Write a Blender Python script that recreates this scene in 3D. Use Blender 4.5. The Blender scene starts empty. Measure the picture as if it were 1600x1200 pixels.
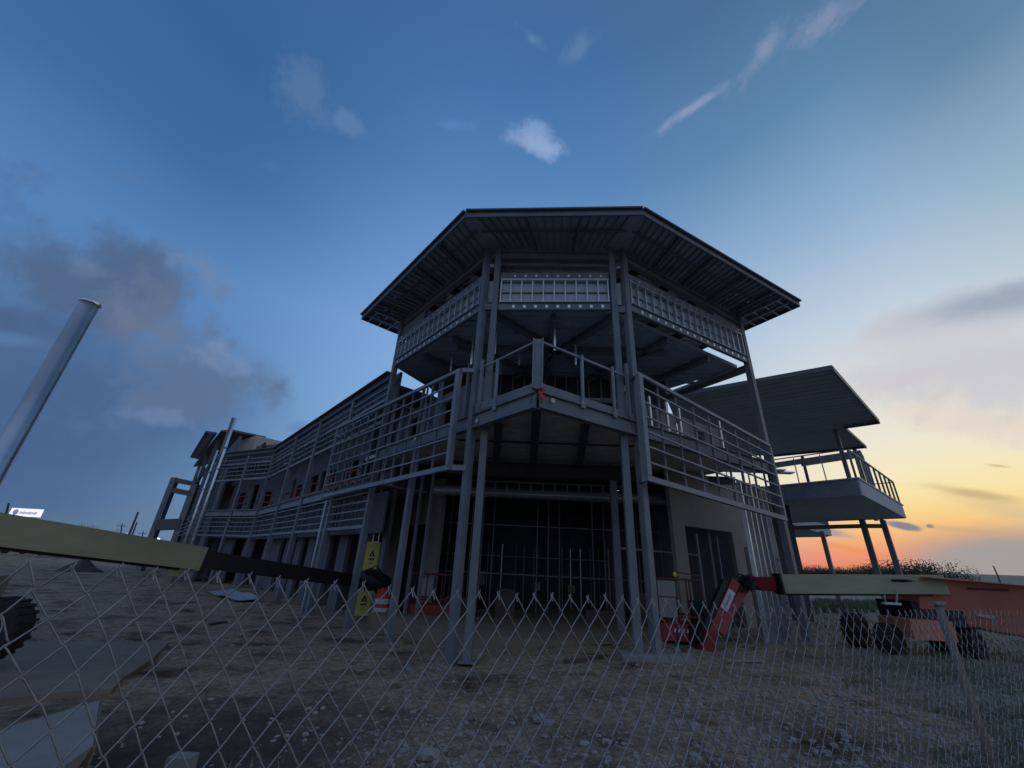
import bpy, math, random
from mathutils import Vector, noise as mnoise
R_ = random.Random(7)
rad = math.radians
SC = bpy.context.scene
COL = SC.collection

# ------------------------------------------------------------------ camera
FPX, PITCH, ROLL, EYE = 632.0, 0.424, 0.0514, 1.65
cp, sp, cr, sr = math.cos(PITCH), math.sin(PITCH), math.cos(ROLL), math.sin(ROLL)
CF = Vector((0, cp, sp))
_U = Vector((0, -sp, cp)); _R = Vector((1, 0, 0))
CR = _R * cr + _U * sr
CU = _U * cr - _R * sr
CAM = Vector((0, 0, EYE))
cam = bpy.data.cameras.new('camera'); camo = bpy.data.objects.new('camera', cam); COL.objects.link(camo)
cam.sensor_width = 36; cam.lens = FPX / 1600 * 36
cam.clip_start = 0.02; cam.clip_end = 6000
from mathutils import Matrix
camo.matrix_world = Matrix(((CR.x, CU.x, -CF.x, CAM.x), (CR.y, CU.y, -CF.y, CAM.y), (CR.z, CU.z, -CF.z, CAM.z), (0, 0, 0, 1)))
SC.camera = camo
SC.view_settings.view_transform = 'Standard'; SC.view_settings.look = 'None'
SC.view_settings.exposure = 0.0; SC.view_settings.gamma = 1.0

# survey helpers: the site was measured from the photograph (full size 1600 x 1200)
def ray(u, v): return CF + CR * ((u - 800) / FPX) - CU * ((v - 600) / FPX)
def gz(u, v, z=0.0):
    d = ray(u, v); return CAM + d * ((z - EYE) / d.z)
def vp(u, v, P, D):
    d = ray(u, v); n = Vector((-D[1], D[0], 0)); t = n.dot(Vector((P[0], P[1], 0))) / n.dot(Vector((d.x, d.y, 0)))
    return CAM + d * t
def atz(u, v, zc): return CAM + ray(u, v) * zc

# ------------------------------------------------------------------ sky
def lin(c):
    def f(x):
        x /= 255.0
        return x / 12.92 if x <= 0.04045 else ((x + 0.055) / 1.055) ** 2.4
    return (f(c[0]), f(c[1]), f(c[2]), 1)
W = bpy.data.worlds.new("World"); SC.world = W; W.use_nodes = True
nt = W.node_tree; N = nt.nodes; LK = nt.links
for n_ in list(N): N.remove(n_)
def nd(t, **k):
    n_ = N.new(t)
    for a, b in k.items(): setattr(n_, a, b)
    return n_
def M(op, a, b=None, c=None, clamp=False):
    n_ = nd('ShaderNodeMath', operation=op, use_clamp=clamp)
    for i, x in enumerate((a, b, c)):
        if x is None: continue
        if isinstance(x, (int, float)): n_.inputs[i].default_value = x
        else: LK.new(x, n_.inputs[i])
    return n_.outputs[0]
tc = nd('ShaderNodeTexCoord')
nrm = nd('ShaderNodeVectorMath', operation='NORMALIZE'); LK.new(tc.outputs['Generated'], nrm.inputs[0])
D = nrm.outputs[0]
sep = nd('ShaderNodeSeparateXYZ'); LK.new(D, sep.inputs[0])
el = M('MULTIPLY', M('ARCSINE', sep.outputs[2]), 180 / math.pi)
az = M('MULTIPLY', M('ARCTAN2', sep.outputs[0], sep.outputs[1]), 180 / math.pi)
def noise_w(vec, scale, detail=5, rough=.55, dist=0.0):
    n_ = nd('ShaderNodeTexNoise'); n_.inputs['Scale'].default_value = scale; n_.inputs['Detail'].default_value = detail
    n_.inputs['Roughness'].default_value = rough; n_.inputs['Distortion'].default_value = dist
    LK.new(vec, n_.inputs['Vector']); return n_.outputs['Fac']
soft = noise_w(D, 2.0, 2)
elj = M('ADD', el, M('MULTIPLY', M('SUBTRACT', soft, .5), 5.0))
elf = M('DIVIDE', elj, 90.0, clamp=True)
def ramp(fac, stops, interp='LINEAR'):
    n_ = nd('ShaderNodeValToRGB'); cr_ = n_.color_ramp; cr_.interpolation = interp
    e = cr_.elements
    while len(e) > 1: e.remove(e[-1])
    e[0].position = stops[0][0]; e[0].color = stops[0][1]
    for p_, c_ in stops[1:]:
        x = e.new(p_); x.color = c_
    LK.new(fac, n_.inputs[0]); return n_.outputs[0]
def elr(st): return ramp(elf, [(a / 90.0, lin(c)) for a, c in st])
LEFT = elr([(0, (90, 114, 144)), (4, (80, 112, 150)), (12, (74, 110, 152)), (20, (84, 126, 176)), (30, (84, 130, 184)), (40, (62, 108, 160)), (50, (54, 99, 152)), (70, (62, 102, 150)), (76, (66, 100, 146)), (90, (108, 138, 182))])
MID = elr([(0, (140, 165, 200)), (10, (138, 182, 226)), (30, (128, 170, 218)), (40, (108, 152, 206)), (50, (84, 131, 184)), (60, (68, 114, 168)), (68, (66, 104, 152)), (76, (66, 100, 146)), (90, (108, 138, 182))])
RIGHT = elr([(0, (214, 118, 100)), (2, (230, 142, 106)), (4, (240, 178, 124)), (6, (244, 205, 138)), (8, (246, 226, 166)), (10.5, (243, 231, 193)), (13.5, (235, 228, 210)), (17, (225, 222, 213)), (21, (211, 216, 220)), (27, (190, 206, 222)), (38, (142, 174, 206)), (50, (94, 135, 174)), (62, (74, 110, 150)), (76, (66, 100, 146)), (90, (108, 138, 182))])
FAR = elr([(0, (165, 160, 158)), (5, (205, 190, 158)), (8, (238, 218, 166)), (12, (232, 222, 190)), (18, (212, 211, 204)), (24, (194, 206, 213)), (32, (155, 183, 202)), (45, (96, 132, 164)), (60, (74, 110, 146)), (76, (66, 100, 146)), (90, (108, 138, 182))])
def mixc(f, a, b):
    n_ = nd('ShaderNodeMix', data_type='RGBA')
    if isinstance(f, float): n_.inputs[0].default_value = f
    else: LK.new(f, n_.inputs[0])
    for i, x in ((6, a), (7, b)):
        if isinstance(x, tuple): n_.inputs[i].default_value = x
        else: LK.new(x, n_.inputs[i])
    return n_.outputs[2]
def sstep(x, a, b):
    n_ = nd('ShaderNodeMapRange', interpolation_type='SMOOTHSTEP'); n_.inputs[1].default_value = a; n_.inputs[2].default_value = b
    LK.new(x, n_.inputs[0]); return n_.outputs[0]
sky = mixc(sstep(az, -50, -8), LEFT, MID)
sky = mixc(sstep(az, 2, 44), sky, RIGHT)
sky = mixc(sstep(az, 48, 64), sky, FAR)
BACK_FILL = elr([(0, (140, 148, 160)), (10, (138, 152, 176)), (30, (136, 156, 190)), (60, (118, 145, 186)), (90, (108, 138, 182))])  # unseen sky behind the camera, brightened as fill; overhead stops raised likewise
sky = mixc(sstep(az, 75, 120), sky, BACK_FILL)
sky = mixc(sstep(az, -75, -120), sky, BACK_FILL)
nfine = noise_w(D, 7.0, 6, .62)
mpz = nd('ShaderNodeMapping'); mpz.inputs['Scale'].default_value = (1, 1, 4.5); LK.new(D, mpz.inputs[0])
nstr = noise_w(mpz.outputs[0], 4.0, 5, .6)
nmid = noise_w(D, 3.2, 5, .62)
nfine2 = noise_w(D, 13.0, 5, .6)
def cloud(sky, c, a, b, col, op, k=1.3, lo=.15, hi=.75, nz=None, stretch=None):
    """a cloud in the sky: centre, end of its long axis, end of its short axis as survey directions"""
    c_ = ray(*c).normalized(); e1 = ray(*a).normalized() - c_; e2 = ray(*b).normalized() - c_
    t1 = e1 / e1.length_squared; t2 = e2 / e2.length_squared
    def dt(t):
        n_ = nd('ShaderNodeVectorMath', operation='DOT_PRODUCT'); LK.new(D, n_.inputs[0]); n_.inputs[1].default_value = t
        return M('SUBTRACT', n_.outputs['Value'], c_.dot(t))
    x = dt(t1); y = dt(t2)
    r = M('SQRT', M('ADD', M('MULTIPLY', x, x), M('MULTIPLY', y, y)))
    if stretch:
        cb = nd('ShaderNodeCombineXYZ'); LK.new(M('MULTIPLY', x, stretch[0]), cb.inputs[0]); LK.new(M('MULTIPLY', y, stretch[1]), cb.inputs[1]); cb.inputs[2].default_value = c[0] * .01
        nz = noise_w(cb.outputs[0], 1.0, 5, .6, .5)
    nz = nz if nz is not None else nfine
    m = M('ADD', M('SUBTRACT', 1.0, r), M('MULTIPLY', M('SUBTRACT', nz, .5), k))
    m = M('MULTIPLY', sstep(m, lo, hi), op)
    return mixc(m, sky, lin(col))
# dark bank on the left
sky = cloud(sky, (40, 640), (420, 640), (40, 440), (72, 98, 140), .92, 1.5, -.1, .8, nmid)
sky = cloud(sky, (130, 450), (420, 520), (160, 310), (80, 102, 137), .95, 2.2, .1, .7)
sky = cloud(sky, (250, 520), (410, 560), (220, 380), (106, 120, 147), .8, 2.6, .25, .95)
sky = cloud(sky, (310, 600), (470, 650), (300, 500), (92, 114, 148), .9, 2.6, .2, .8)
sky = cloud(sky, (330, 560), (390, 605), (355, 515), (132, 150, 182), .4, 2.8, .45, 1.1, nfine2)
sky = cloud(sky, (325, 425), (400, 415), (320, 365), (112, 132, 164), .7, 2.6, .25, .95, nfine2)
sky = cloud(sky, (45, 500), (210, 580), (70, 450), (70, 92, 134), .6, 2.0, .1, .9)
sky = cloud(sky, (140, 415), (200, 430), (150, 390), (116, 138, 172), .4, 2.4, .35, 1.1, nfine2)
sky = cloud(sky, (20, 530), (110, 560), (25, 510), (92, 134, 180), .45, 1.4, .2, .9)
sky = cloud(sky, (240, 650), (330, 690), (250, 625), (118, 142, 180), .4, 2.4, .35, 1.0, nfine2)
sky = cloud(sky, (470, 668), (495, 672), (470, 650), (84, 116, 168), .5, 1.8, .2, 1.0)
sky = cloud(sky, (195, 275), (240, 300), (200, 250), (86, 118, 166), .5, 1.4, .3, .9)
# small clouds overhead
sky = cloud(sky, (480, 145), (550, 160), (470, 205), (86, 118, 162), .85, 2.4, .2, .9, nfine2)
sky = cloud(sky, (545, 190), (578, 200), (540, 220), (92, 126, 170), .8, 2.4, .2, .8, nfine2)
sky = cloud(sky, (425, 260), (460, 262), (425, 280), (74, 116, 170), .6, 1.2, .3, .8)
sky = cloud(sky, (828, 216), (884, 206), (822, 268), (128, 156, 200), .9, 2.2, .3, .9, nfine2)
sky = cloud(sky, (838, 232), (878, 222), (834, 262), (150, 175, 214), .5, 2.4, .35, 1.0, nfine2)
sky = cloud(sky, (835, 62), (880, 85), (845, 40), (104, 140, 182), .6, 2.4, .35, 1.0, nfine2)
sky = cloud(sky, (905, 78), (960, 55), (915, 108), (98, 130, 172), .6, 2.4, .3, 1.0, nfine2)
sky = cloud(sky, (715, 195), (760, 185), (716, 215), (90, 134, 190), .6, 2.4, .3, .9, nfine2)
# pink streak
sky = cloud(sky, (1075, 172), (1210, 84), (1082, 188), (142, 158, 196), .75, 1.7, .3, 1.1, None, (2.2, .8))
sky = cloud(sky, (1190, 88), (1280, 10), (1212, 108), (146, 156, 190), .7, 1.6, .25, 1.1, None, (1.6, .8))
sky = cloud(sky, (1290, 28), (1400, -20), (1305, 70), (140, 150, 182), .7, 1.5, .25, 1.1, None, (2.0, 1.5))
# right hand clouds round the sunset
sky = cloud(sky, (1545, 478), (1315, 585), (1560, 522), (158, 166, 184), .9, 1.5, .05, .9, nfine)
sky = cloud(sky, (1575, 590), (1300, 680), (1590, 500), (204, 200, 200), .75, 2.0, .0, 1.0, nfine)
sky = cloud(sky, (1600, 560), (1400, 640), (1610, 600), (196, 194, 194), .7, 1.2, .1, 1.0, nstr)
sky = cloud(sky, (1440, 585), (1340, 620), (1450, 605), (214, 190, 196), .6, 1.8, .2, 1.0, nfine)
sky = cloud(sky, (1450, 640), (1420, 700), (1475, 650), (196, 186, 186), .6, 2.0, .2, 1.0, nfine2)
sky = cloud(sky, (1560, 660), (1400, 690), (1565, 690), (214, 204, 190), .7, 2.0, .1, 1.0, nfine)
sky = cloud(sky, (1520, 772), (1440, 778), (1520, 785), (196, 172, 124), .9, 1.8, .1, .9, nstr)
sky = cloud(sky, (1560, 728), (1530, 729), (1560, 732), (206, 182, 130), .8, 1.0, .2, .9)
sky = cloud(sky, (1610, 905), (1350, 925), (1560, 800), (148, 153, 156), .98, .5, .0, .55, nmid)
sky = cloud(sky, (1500, 828), (1380, 838), (1502, 840), (196, 165, 126), .6, 1.2, .15, .9, nstr)
sky = cloud(sky, (1330, 905), (1200, 905), (1330, 892), (228, 112, 104), .6, .8, .1, .9)
sky = cloud(sky, (1412, 822), (1368, 826), (1412, 810), (122, 130, 146), 1.0, 1.0, .25, .6)
sky = cloud(sky, (1270, 826), (1375, 836), (1270, 838), (148, 148, 162), .9, 1.2, .25, .7, nstr)
sky = cloud(sky, (1453, 822), (1465, 826), (1453, 816), (130, 128, 132), .9, .8, .25, .7)
sky = cloud(sky, (1340, 860), (1240, 868), (1340, 868), (224, 142, 96), .6, 1.2, .2, .9, nstr)
sky = cloud(sky, (1500, 560), (1290, 640), (1520, 430), (202, 203, 210), .75, 2.6, .1, .8, nfine)
sky = cloud(sky, (1590, 455), (1400, 520), (1600, 480), (150, 162, 182), .6, 1.8, .1, 1.0, nfine)
sky = cloud(sky, (1520, 660), (1360, 700), (1530, 620), (228, 214, 204), .75, 2.6, .15, .8, nfine2)
sky = cloud(sky, (1580, 800), (1450, 830), (1585, 770), (206, 186, 150), .6, 2.0, .1, 1.0, nstr)
below = M('LESS_THAN', el, -1.0)
sky = mixc(below, sky, lin((52, 56, 62)))
st = nd('ShaderNodeTexSky', sky_type='NISHITA'); st.sun_disc = False
st.sun_elevation = rad(1.0); st.sun_rotation = rad(38)
bg = nd('ShaderNodeBackground'); bg.inputs[1].default_value = 1.0; LK.new(sky, bg.inputs[0])
bg2 = nd('ShaderNodeBackground'); bg2.inputs[1].default_value = 0.004; LK.new(st.outputs[0], bg2.inputs[0])
ads = nd('ShaderNodeAddShader'); LK.new(bg.outputs[0], ads.inputs[0]); LK.new(bg2.outputs[0], ads.inputs[1])
W.cycles.sampling_method = 'NONE'
wo = nd('ShaderNodeOutputWorld'); LK.new(ads.outputs[0], wo.inputs[0])
# sun just at the horizon behind the right wing
sl = bpy.data.lights.new('sun', 'SUN'); sl.energy = 0.25; sl.angle = rad(10); sl.color = (1.0, .62, .38)
so = bpy.data.objects.new('sun', sl); COL.objects.link(so)
so.rotation_euler = (rad(90 - 2.0), 0, rad(180 - 38)); so.location = (20, 25, 30)

# ------------------------------------------------------------------ materials
def mat(name, col, rough=.6, metal=0.0, var=.25, scale=3.0, bump=0.0, bscale=40, col2=None, spec=.5, emit=0, vscale=None):
    m = bpy.data.materials.new(name); m.use_nodes = True
    t = m.node_tree; b = t.nodes['Principled BSDF']
    b.inputs['Roughness'].default_value = rough; b.inputs['Metallic'].default_value = metal
    b.inputs['Specular IOR Level'].default_value = spec
    c = (col[0], col[1], col[2], 1)
    tcn = t.nodes.new('ShaderNodeTexCoord')
    nz = t.nodes.new('ShaderNodeTexNoise'); nz.inputs['Scale'].default_value = scale; nz.inputs['Detail'].default_value = 8; nz.inputs['Roughness'].default_value = .65
    src = tcn.outputs['Object']
    if vscale:
        mp = t.nodes.new('ShaderNodeMapping'); mp.inputs['Scale'].default_value = vscale; t.links.new(src, mp.inputs[0]); src = mp.outputs[0]
    t.links.new(src, nz.inputs['Vector'])
    r = t.nodes.new('ShaderNodeValToRGB'); r.color_ramp.elements[0].position = .32; r.color_ramp.elements[1].position = .68
    c2 = col2 or tuple(min(1, x * (1 + var)) for x in col)
    r.color_ramp.elements[0].color = (col[0] * (1 - var), col[1] * (1 - var), col[2] * (1 - var), 1)
    r.color_ramp.elements[1].color = (c2[0], c2[1], c2[2], 1)
    t.links.new(nz.outputs['Fac'], r.inputs[0]); t.links.new(r.outputs[0], b.inputs['Base Color'])
    mr = t.nodes.new('ShaderNodeMapRange'); mr.inputs[3].default_value = max(.05, rough - .12); mr.inputs[4].default_value = min(1, rough + .15)
    t.links.new(nz.outputs['Fac'], mr.inputs[0]); t.links.new(mr.outputs[0], b.inputs['Roughness'])
    if bump:
        n2 = t.nodes.new('ShaderNodeTexNoise'); n2.inputs['Scale'].default_value = bscale; n2.inputs['Detail'].default_value = 6
        t.links.new(tcn.outputs['Object'], n2.inputs['Vector'])
        bp = t.nodes.new('ShaderNodeBump'); bp.inputs['Strength'].default_value = bump; bp.inputs['Distance'].default_value = .02
        t.links.new(n2.outputs['Fac'], bp.inputs['Height']); t.links.new(bp.outputs[0], b.inputs['Normal'])
    if emit:
        b.inputs['Emission Color'].default_value = c; b.inputs['Emission Strength'].default_value = emit
    return m
STEEL = mat('primed_steel', (.165, .188, .238), .55, 0, .3, 1.6, .12, 90, col2=(.21, .215, .24))
STEELL = mat('primed_steel_light', (.225, .255, .315), .5, 0, .3, 1.4, .1, 80, col2=(.29, .30, .335))
GALV = mat('galvanised_steel', (.50, .52, .56), .34, .75, .18, 6)
GALVB = mat('galvanised_bright', (.72, .74, .78), .3, .7, .12, 9)
DECK = mat('metal_deck', (.40, .43, .49), .5, .3, .2, 3)
DECKL = mat('deck_rib', (.72, .68, .66), .45, .4, .2, 3)
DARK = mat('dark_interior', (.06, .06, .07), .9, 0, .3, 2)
BOARD = mat('sheathing_board', (.27, .25, .225), .85, 0, .12, 1.5)
BOARDG = mat('gypsum_grey', (.50, .51, .56), .85, 0, .1, 1.5)
BOARDV = mat('housewrap_mauve', (.135, .14, .175), .85, 0, .2, .8)
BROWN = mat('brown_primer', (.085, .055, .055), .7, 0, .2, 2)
BRDW = mat('white_sheathing', (.58, .61, .70), .85, 0, .08, 1.5)
CANO = mat('canopy_deck', (.34, .335, .34), .7, .1, .15, 1.2)
FASC = mat('roof_fascia', (.10, .105, .125), .5, .2, .15, 2)
CONC = mat('concrete', (.24, .225, .21), .9, 0, .2, 1.2, .3, 30)
SLABM = mat('slab_concrete', (.21, .165, .125), .9, 0, .2, 1.5, .4, 25)
BEIGE = mat('boom_beige', (.33, .325, .205), .5, 0, .14, .8, vscale=(1, 1, 4))
BLACK = mat('boom_black', (.012, .013, .017), .55, 0, .3, 3)
REDD = mat('dull_red_rail', (.11, .018, .022), .5, 0, .25, 4)
RED = mat('machine_red', (.24, .022, .028), .45, 0, .25, 2)
REDH = mat('machine_orange', (.58, .20, .145), .5, 0, .15, 1)
ORNG = mat('safety_orange', (.42, .06, .045), .6, 0, .15, 3)
WHITE = mat('white_paint', (.5, .5, .52), .5, 0, .1, 4)
YEL = mat('yellow_board', (.60, .58, .16), .6, 0, .1, 3)
INK = mat('print_black', (.02, .02, .02), .7, 0, .1, 4)
TYRE = mat('tyre_rubber', (.02, .02, .022), .8, 0, .3, 8, .4, 60)
TRUNK = mat('bark', (.06, .05, .04), .9, 0, .3, 8)
LEAF = mat('foliage', (.055, .07, .04), .8, 0, .45, .8)
LEAFD = mat('foliage_dark', (.035, .045, .035), .85, 0, .4, .8)
ROCK = mat('pale_stone', (.27, .25, .225), .9, 0, .3, 6, .4, 40)
WIRE = mat('fence_wire', (.31, .305, .315), .45, .5, .2, 30)
WOOD = mat('pole_wood', (.06, .055, .06), .9, 0, .2, 3)
CARP = mat('vehicle_grey', (.22, .24, .27), .35, .2, .1, 1)
CARW = mat('vehicle_white', (.5, .51, .53), .35, 0, .08, 1)
GLASSD = mat('dark_glass', (.02, .025, .03), .1, 0, .1, 1)
RAGR = mat('red_tape', (.6, .05, .09), .6, 0, .2, 10)
LAMPM = mat('lit_lamp', (1, .97, .9), .5, 0, 0, 1, emit=2.2)
SIGNM = mat('lit_sign', (.93, .90, 1.0), .5, 0, 0, 1, emit=.85)
SIGNT = mat('sign_print', (.40, .40, .62), .6, 0, 0, 1, emit=.25)

# ------------------------------------------------------------------ mesh helpers
class MB:
    def __init__(s): s.v = []; s.f = []
    def add(s, vs, fs):
        o = len(s.v); s.v += [tuple(x) for x in vs]; s.f += [tuple(i + o for i in f) for f in fs]; return s
    def box(s, c, sx, sy, sz, ax=None):
        """box centred on c, full sizes, ax = (x,y,z) unit axes"""
        X, Y, Z = ax or (Vector((1, 0, 0)), Vector((0, 1, 0)), Vector((0, 0, 1)))
        c = Vector(c); vs = []
        for k in (-.5, .5):
            for a, b in ((-.5, -.5), (.5, -.5), (.5, .5), (-.5, .5)): vs.append(c + X * (a * sx) + Y * (b * sy) + Z * (k * sz))
        return s.add(vs, [(0, 3, 2, 1), (4, 5, 6, 7), (0, 1, 5, 4), (1, 2, 6, 5), (2, 3, 7, 6), (3, 0, 4, 7)])
    def bar(s, p, q, w, h, up=(0, 0, 1)):
        p, q = Vector(p), Vector(q); d = (q - p); l = d.length; d.normalize()
        up = Vector(up)
        if abs(d.dot(up)) > .98: up = Vector((0, 1, 0)) if abs(d.y) < .9 else Vector((1, 0, 0))
        sd = d.cross(up).normalized(); u = sd.cross(d).normalized()
        return s.box((p + q) / 2, l, w, h, (d, sd, u))
    def tube(s, pts, r, n=8, cap=True):
        pts = [Vector(p) for p in pts]; rs = r if isinstance(r, (list, tuple)) else [r] * len(pts)
        o = len(s.v); k = len(pts); ref = None
        for i, p in enumerate(pts):
            d = (pts[min(i + 1, k - 1)] - pts[max(i - 1, 0)]).normalized()
            if ref is None or abs(ref.dot(d)) > .95: ref = Vector((0, 0, 1)) if abs(d.z) < .9 else Vector((1, 0, 0))
            a = d.cross(ref).normalized(); b = a.cross(d).normalized()
            for j in range(n):
                t = 2 * math.pi * j / n; s.v.append(tuple(p + a * (math.cos(t) * rs[i]) + b * (math.sin(t) * rs[i])))
        for i in range(k - 1):
            for j in range(n):
                s.f.append((o + i * n + j, o + i * n + (j + 1) % n, o + (i + 1) * n + (j + 1) % n, o + (i + 1) * n + j))
        if cap:
            s.f.append(tuple(o + j for j in range(n))[::-1]); s.f.append(tuple(o + (k - 1) * n + j for j in range(n)))
        return s
    def prism(s, pts, z0, z1):
        """plan polygon between two heights (z may be a list per corner)"""
        n = len(pts); a = z0 if isinstance(z0, (list, tuple)) else [z0] * n; b = z1 if isinstance(z1, (list, tuple)) else [z1] * n
        vs = [(p[0], p[1], a[i]) for i, p in enumerate(pts)] + [(p[0], p[1], b[i]) for i, p in enumerate(pts)]
        fs = [tuple(range(n))[::-1], tuple(range(n, 2 * n))] + [(i, (i + 1) % n, n + (i + 1) % n, n + i) for i in range(n)]
        return s.add(vs, fs)
    def extr(s, pts, vec):
        """any planar polygon of 3D points pushed along vec"""
        n = len(pts); vec = Vector(vec); vs = [Vector(p) for p in pts] + [Vector(p) + vec for p in pts]
        fs = [tuple(range(n))[::-1], tuple(range(n, 2 * n))] + [(i, (i + 1) % n, n + (i + 1) % n, n + i) for i in range(n)]
        return s.add(vs, fs)
    def lathe(s, base, prof, n=20, axis=(0, 0, 1)):
        base = Vector(base); ax = Vector(axis).normalized()
        pts = [base + ax * z for r, z in prof]
        o = len(s.v); ref = Vector((0, 0, 1)) if abs(ax.z) < .9 else Vector((1, 0, 0))
        a = ax.cross(ref).normalized(); b = a.cross(ax)
        for (r, z), p in zip(prof, pts):
            for j in range(n):
                t = 2 * math.pi * j / n; s.v.append(tuple(p + a * (math.cos(t) * r) + b * (math.sin(t) * r)))
        for i in range(len(prof) - 1):
            for j in range(n): s.f.append((o + i * n + j, o + i * n + (j + 1) % n, o + (i + 1) * n + (j + 1) % n, o + (i + 1) * n + j))
        s.f.append(tuple(o + j for j in range(n))[::-1]); s.f.append(tuple(o + (len(prof) - 1) * n + j for j in range(n)))
        return s
    def build(s, name, m, parent=None, smooth=False, label=None):
        me = bpy.data.meshes.new(name); me.from_pydata(s.v, [], s.f); me.materials.append(m)
        if smooth:
            for p in me.polygons: p.use_smooth = True
        o = bpy.data.objects.new(name, me); COL.objects.link(o)
        if parent is not None:
            o.parent = parent
            if parent.type == 'EMPTY': o.matrix_parent_inverse = parent.matrix_world.inverted()
        if label: o['label'] = label
        return o
def thing(name, label, cat, loc=(0, 0, 0), group=None):
    o = bpy.data.objects.new(name, None); COL.objects.link(o); o.empty_display_size = .3
    o.location = loc; o.matrix_world = Matrix.Translation(loc)
    o['label'] = label; o['category'] = cat
    if group: o['group'] = group
    return o
def tag(o, label, cat, group=None):
    o['label'] = label; o['category'] = cat
    if group: o['group'] = group
    return o

# ------------------------------------------------------------------ ground
def terr(x, y):
    z = 0.02 + .2 * math.tanh((x - .8) / 2.0)
    d = math.hypot(x, y)
    n = mnoise.noise(Vector((x * .35, y * .35, 0))) * .07 + mnoise.noise(Vector((x * 1.3, y * 1.3, 4))) * .03
    w = min(1, max(0, (d - 2.5) / 3))
    z += n * w
    if x < 2 and 5 < d < 60: z += (mnoise.noise(Vector((x * .25, y * 1.6 - x * .5, 17))) * .06) * min(1, (d - 5) / 3) * min(1, (2 - x) / 3)
    if d < 60:
        z += mnoise.noise(Vector((x * 5, y * 5, 9))) * .018 + mnoise.noise(Vector((x * 14, y * 14, 2))) * .008
    if d > 60:                                   # the fields rise a little to the right, far off
        a = math.atan2(x, y); z += (d - 60) * .024 * min(1, max(0, (a - .35) / .4))
    return z
def onground(u, v):
    p = gz(u, v, 0)
    for _ in range(12): p = gz(u, v, terr(p.x, p.y))
    return p
GROUND = mat('site_dirt', (.105, .092, .08), .95, 0, .3, .5)
t = GROUND.node_tree; b = t.nodes['Principled BSDF']
tcn = t.nodes.new('ShaderNodeTexCoord')
def gn(scale, det=8, rough=.6):
    n_ = t.nodes.new('ShaderNodeTexNoise'); n_.inputs['Scale'].default_value = scale; n_.inputs['Detail'].default_value = det; n_.inputs['Roughness'].default_value = rough
    t.links.new(tcn.outputs['Object'], n_.inputs['Vector']); return n_.outputs['Fac']
def gramp(f, st):
    n_ = t.nodes.new('ShaderNodeValToRGB'); e = n_.color_ramp.elements
    e[0].position, e[0].color = st[0][0], (*st[0][1], 1); e[1].position, e[1].color = st[-1][0], (*st[-1][1], 1)
    for p_, c_ in st[1:-1]: x = e.new(p_); x.color = (*c_, 1)
    t.links.new(f, n_.inputs[0]); return n_.outputs[0]
def gmix(f, a, b_, mode='MIX'):
    n_ = t.nodes.new('ShaderNodeMix'); n_.data_type = 'RGBA'; n_.blend_type = mode
    if isinstance(f, float): n_.inputs[0].default_value = f
    else: t.links.new(f, n_.inputs[0])
    for i, x in ((6, a), (7, b_)):
        if isinstance(x, tuple): n_.inputs[i].default_value = x
        else: t.links.new(x, n_.inputs[i])
    return n_.outputs[2]
c1 = gramp(gn(.7, 10, .62), [(.33, (.08, .054, .036)), (.44, (.27, .2, .135)), (.56, (.39, .295, .205)), (.66, (.17, .10, .052))])
c2 = gramp(gn(9, 10, .7), [(.35, (.5, .5, .5)), (.55, (1, 1, 1)), (.72, (1.7, 1.7, 1.75))])
cc = gmix(1.0, c1, c2, 'MULTIPLY')
vor = t.nodes.new('ShaderNodeTexVoronoi'); vor.inputs['Scale'].default_value = 22; t.links.new(tcn.outputs['Object'], vor.inputs['Vector'])
pe = t.nodes.new('ShaderNodeMapRange'); pe.inputs[1].default_value = .26; pe.inputs[2].default_value = .16; t.links.new(vor.outputs['Distance'], pe.inputs[0])
pz = gramp(gn(1.6), [(.45, (0, 0, 0)), (.62, (.8, .8, .8))])
pm = t.nodes.new('ShaderNodeMath'); pm.operation = 'MULTIPLY'; t.links.new(pe.outputs[0], pm.inputs[0]); t.links.new(pz, pm.inputs[1])
cc = gmix(pm.outputs[0], cc, (.50, .45, .39, 1))
# greener field to the right and in the distance
sx = t.nodes.new('ShaderNodeSeparateXYZ'); t.links.new(tcn.outputs['Object'], sx.inputs[0])
def gm(op, a, b_=0.0):
    n_ = t.nodes.new('ShaderNodeMath'); n_.operation = op
    for i, x in enumerate((a, b_)):
        if isinstance(x, (int, float)): n_.inputs[i].default_value = x
        else: t.links.new(x, n_.inputs[i])
    return n_.outputs[0]
nb = gn(.25)
gf = t.nodes.new('ShaderNodeMapRange'); gf.inputs[1].default_value = 0; gf.inputs[2].default_value = 2.5
t.links.new(gm('ADD', gm('SUBTRACT', gm('SUBTRACT', sx.outputs[0], gm('MULTIPLY', sx.outputs[1], .28)), 3.0), gm('MULTIPLY', gm('SUBTRACT', nb, .5), 5)), gf.inputs[0])
gcol = gramp(gn(2.5), [(.3, (.15, .155, .115)), (.55, (.23, .225, .18)), (.75, (.3, .28, .24))])
cc = gmix(gf.outputs[0], cc, gcol)
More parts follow.
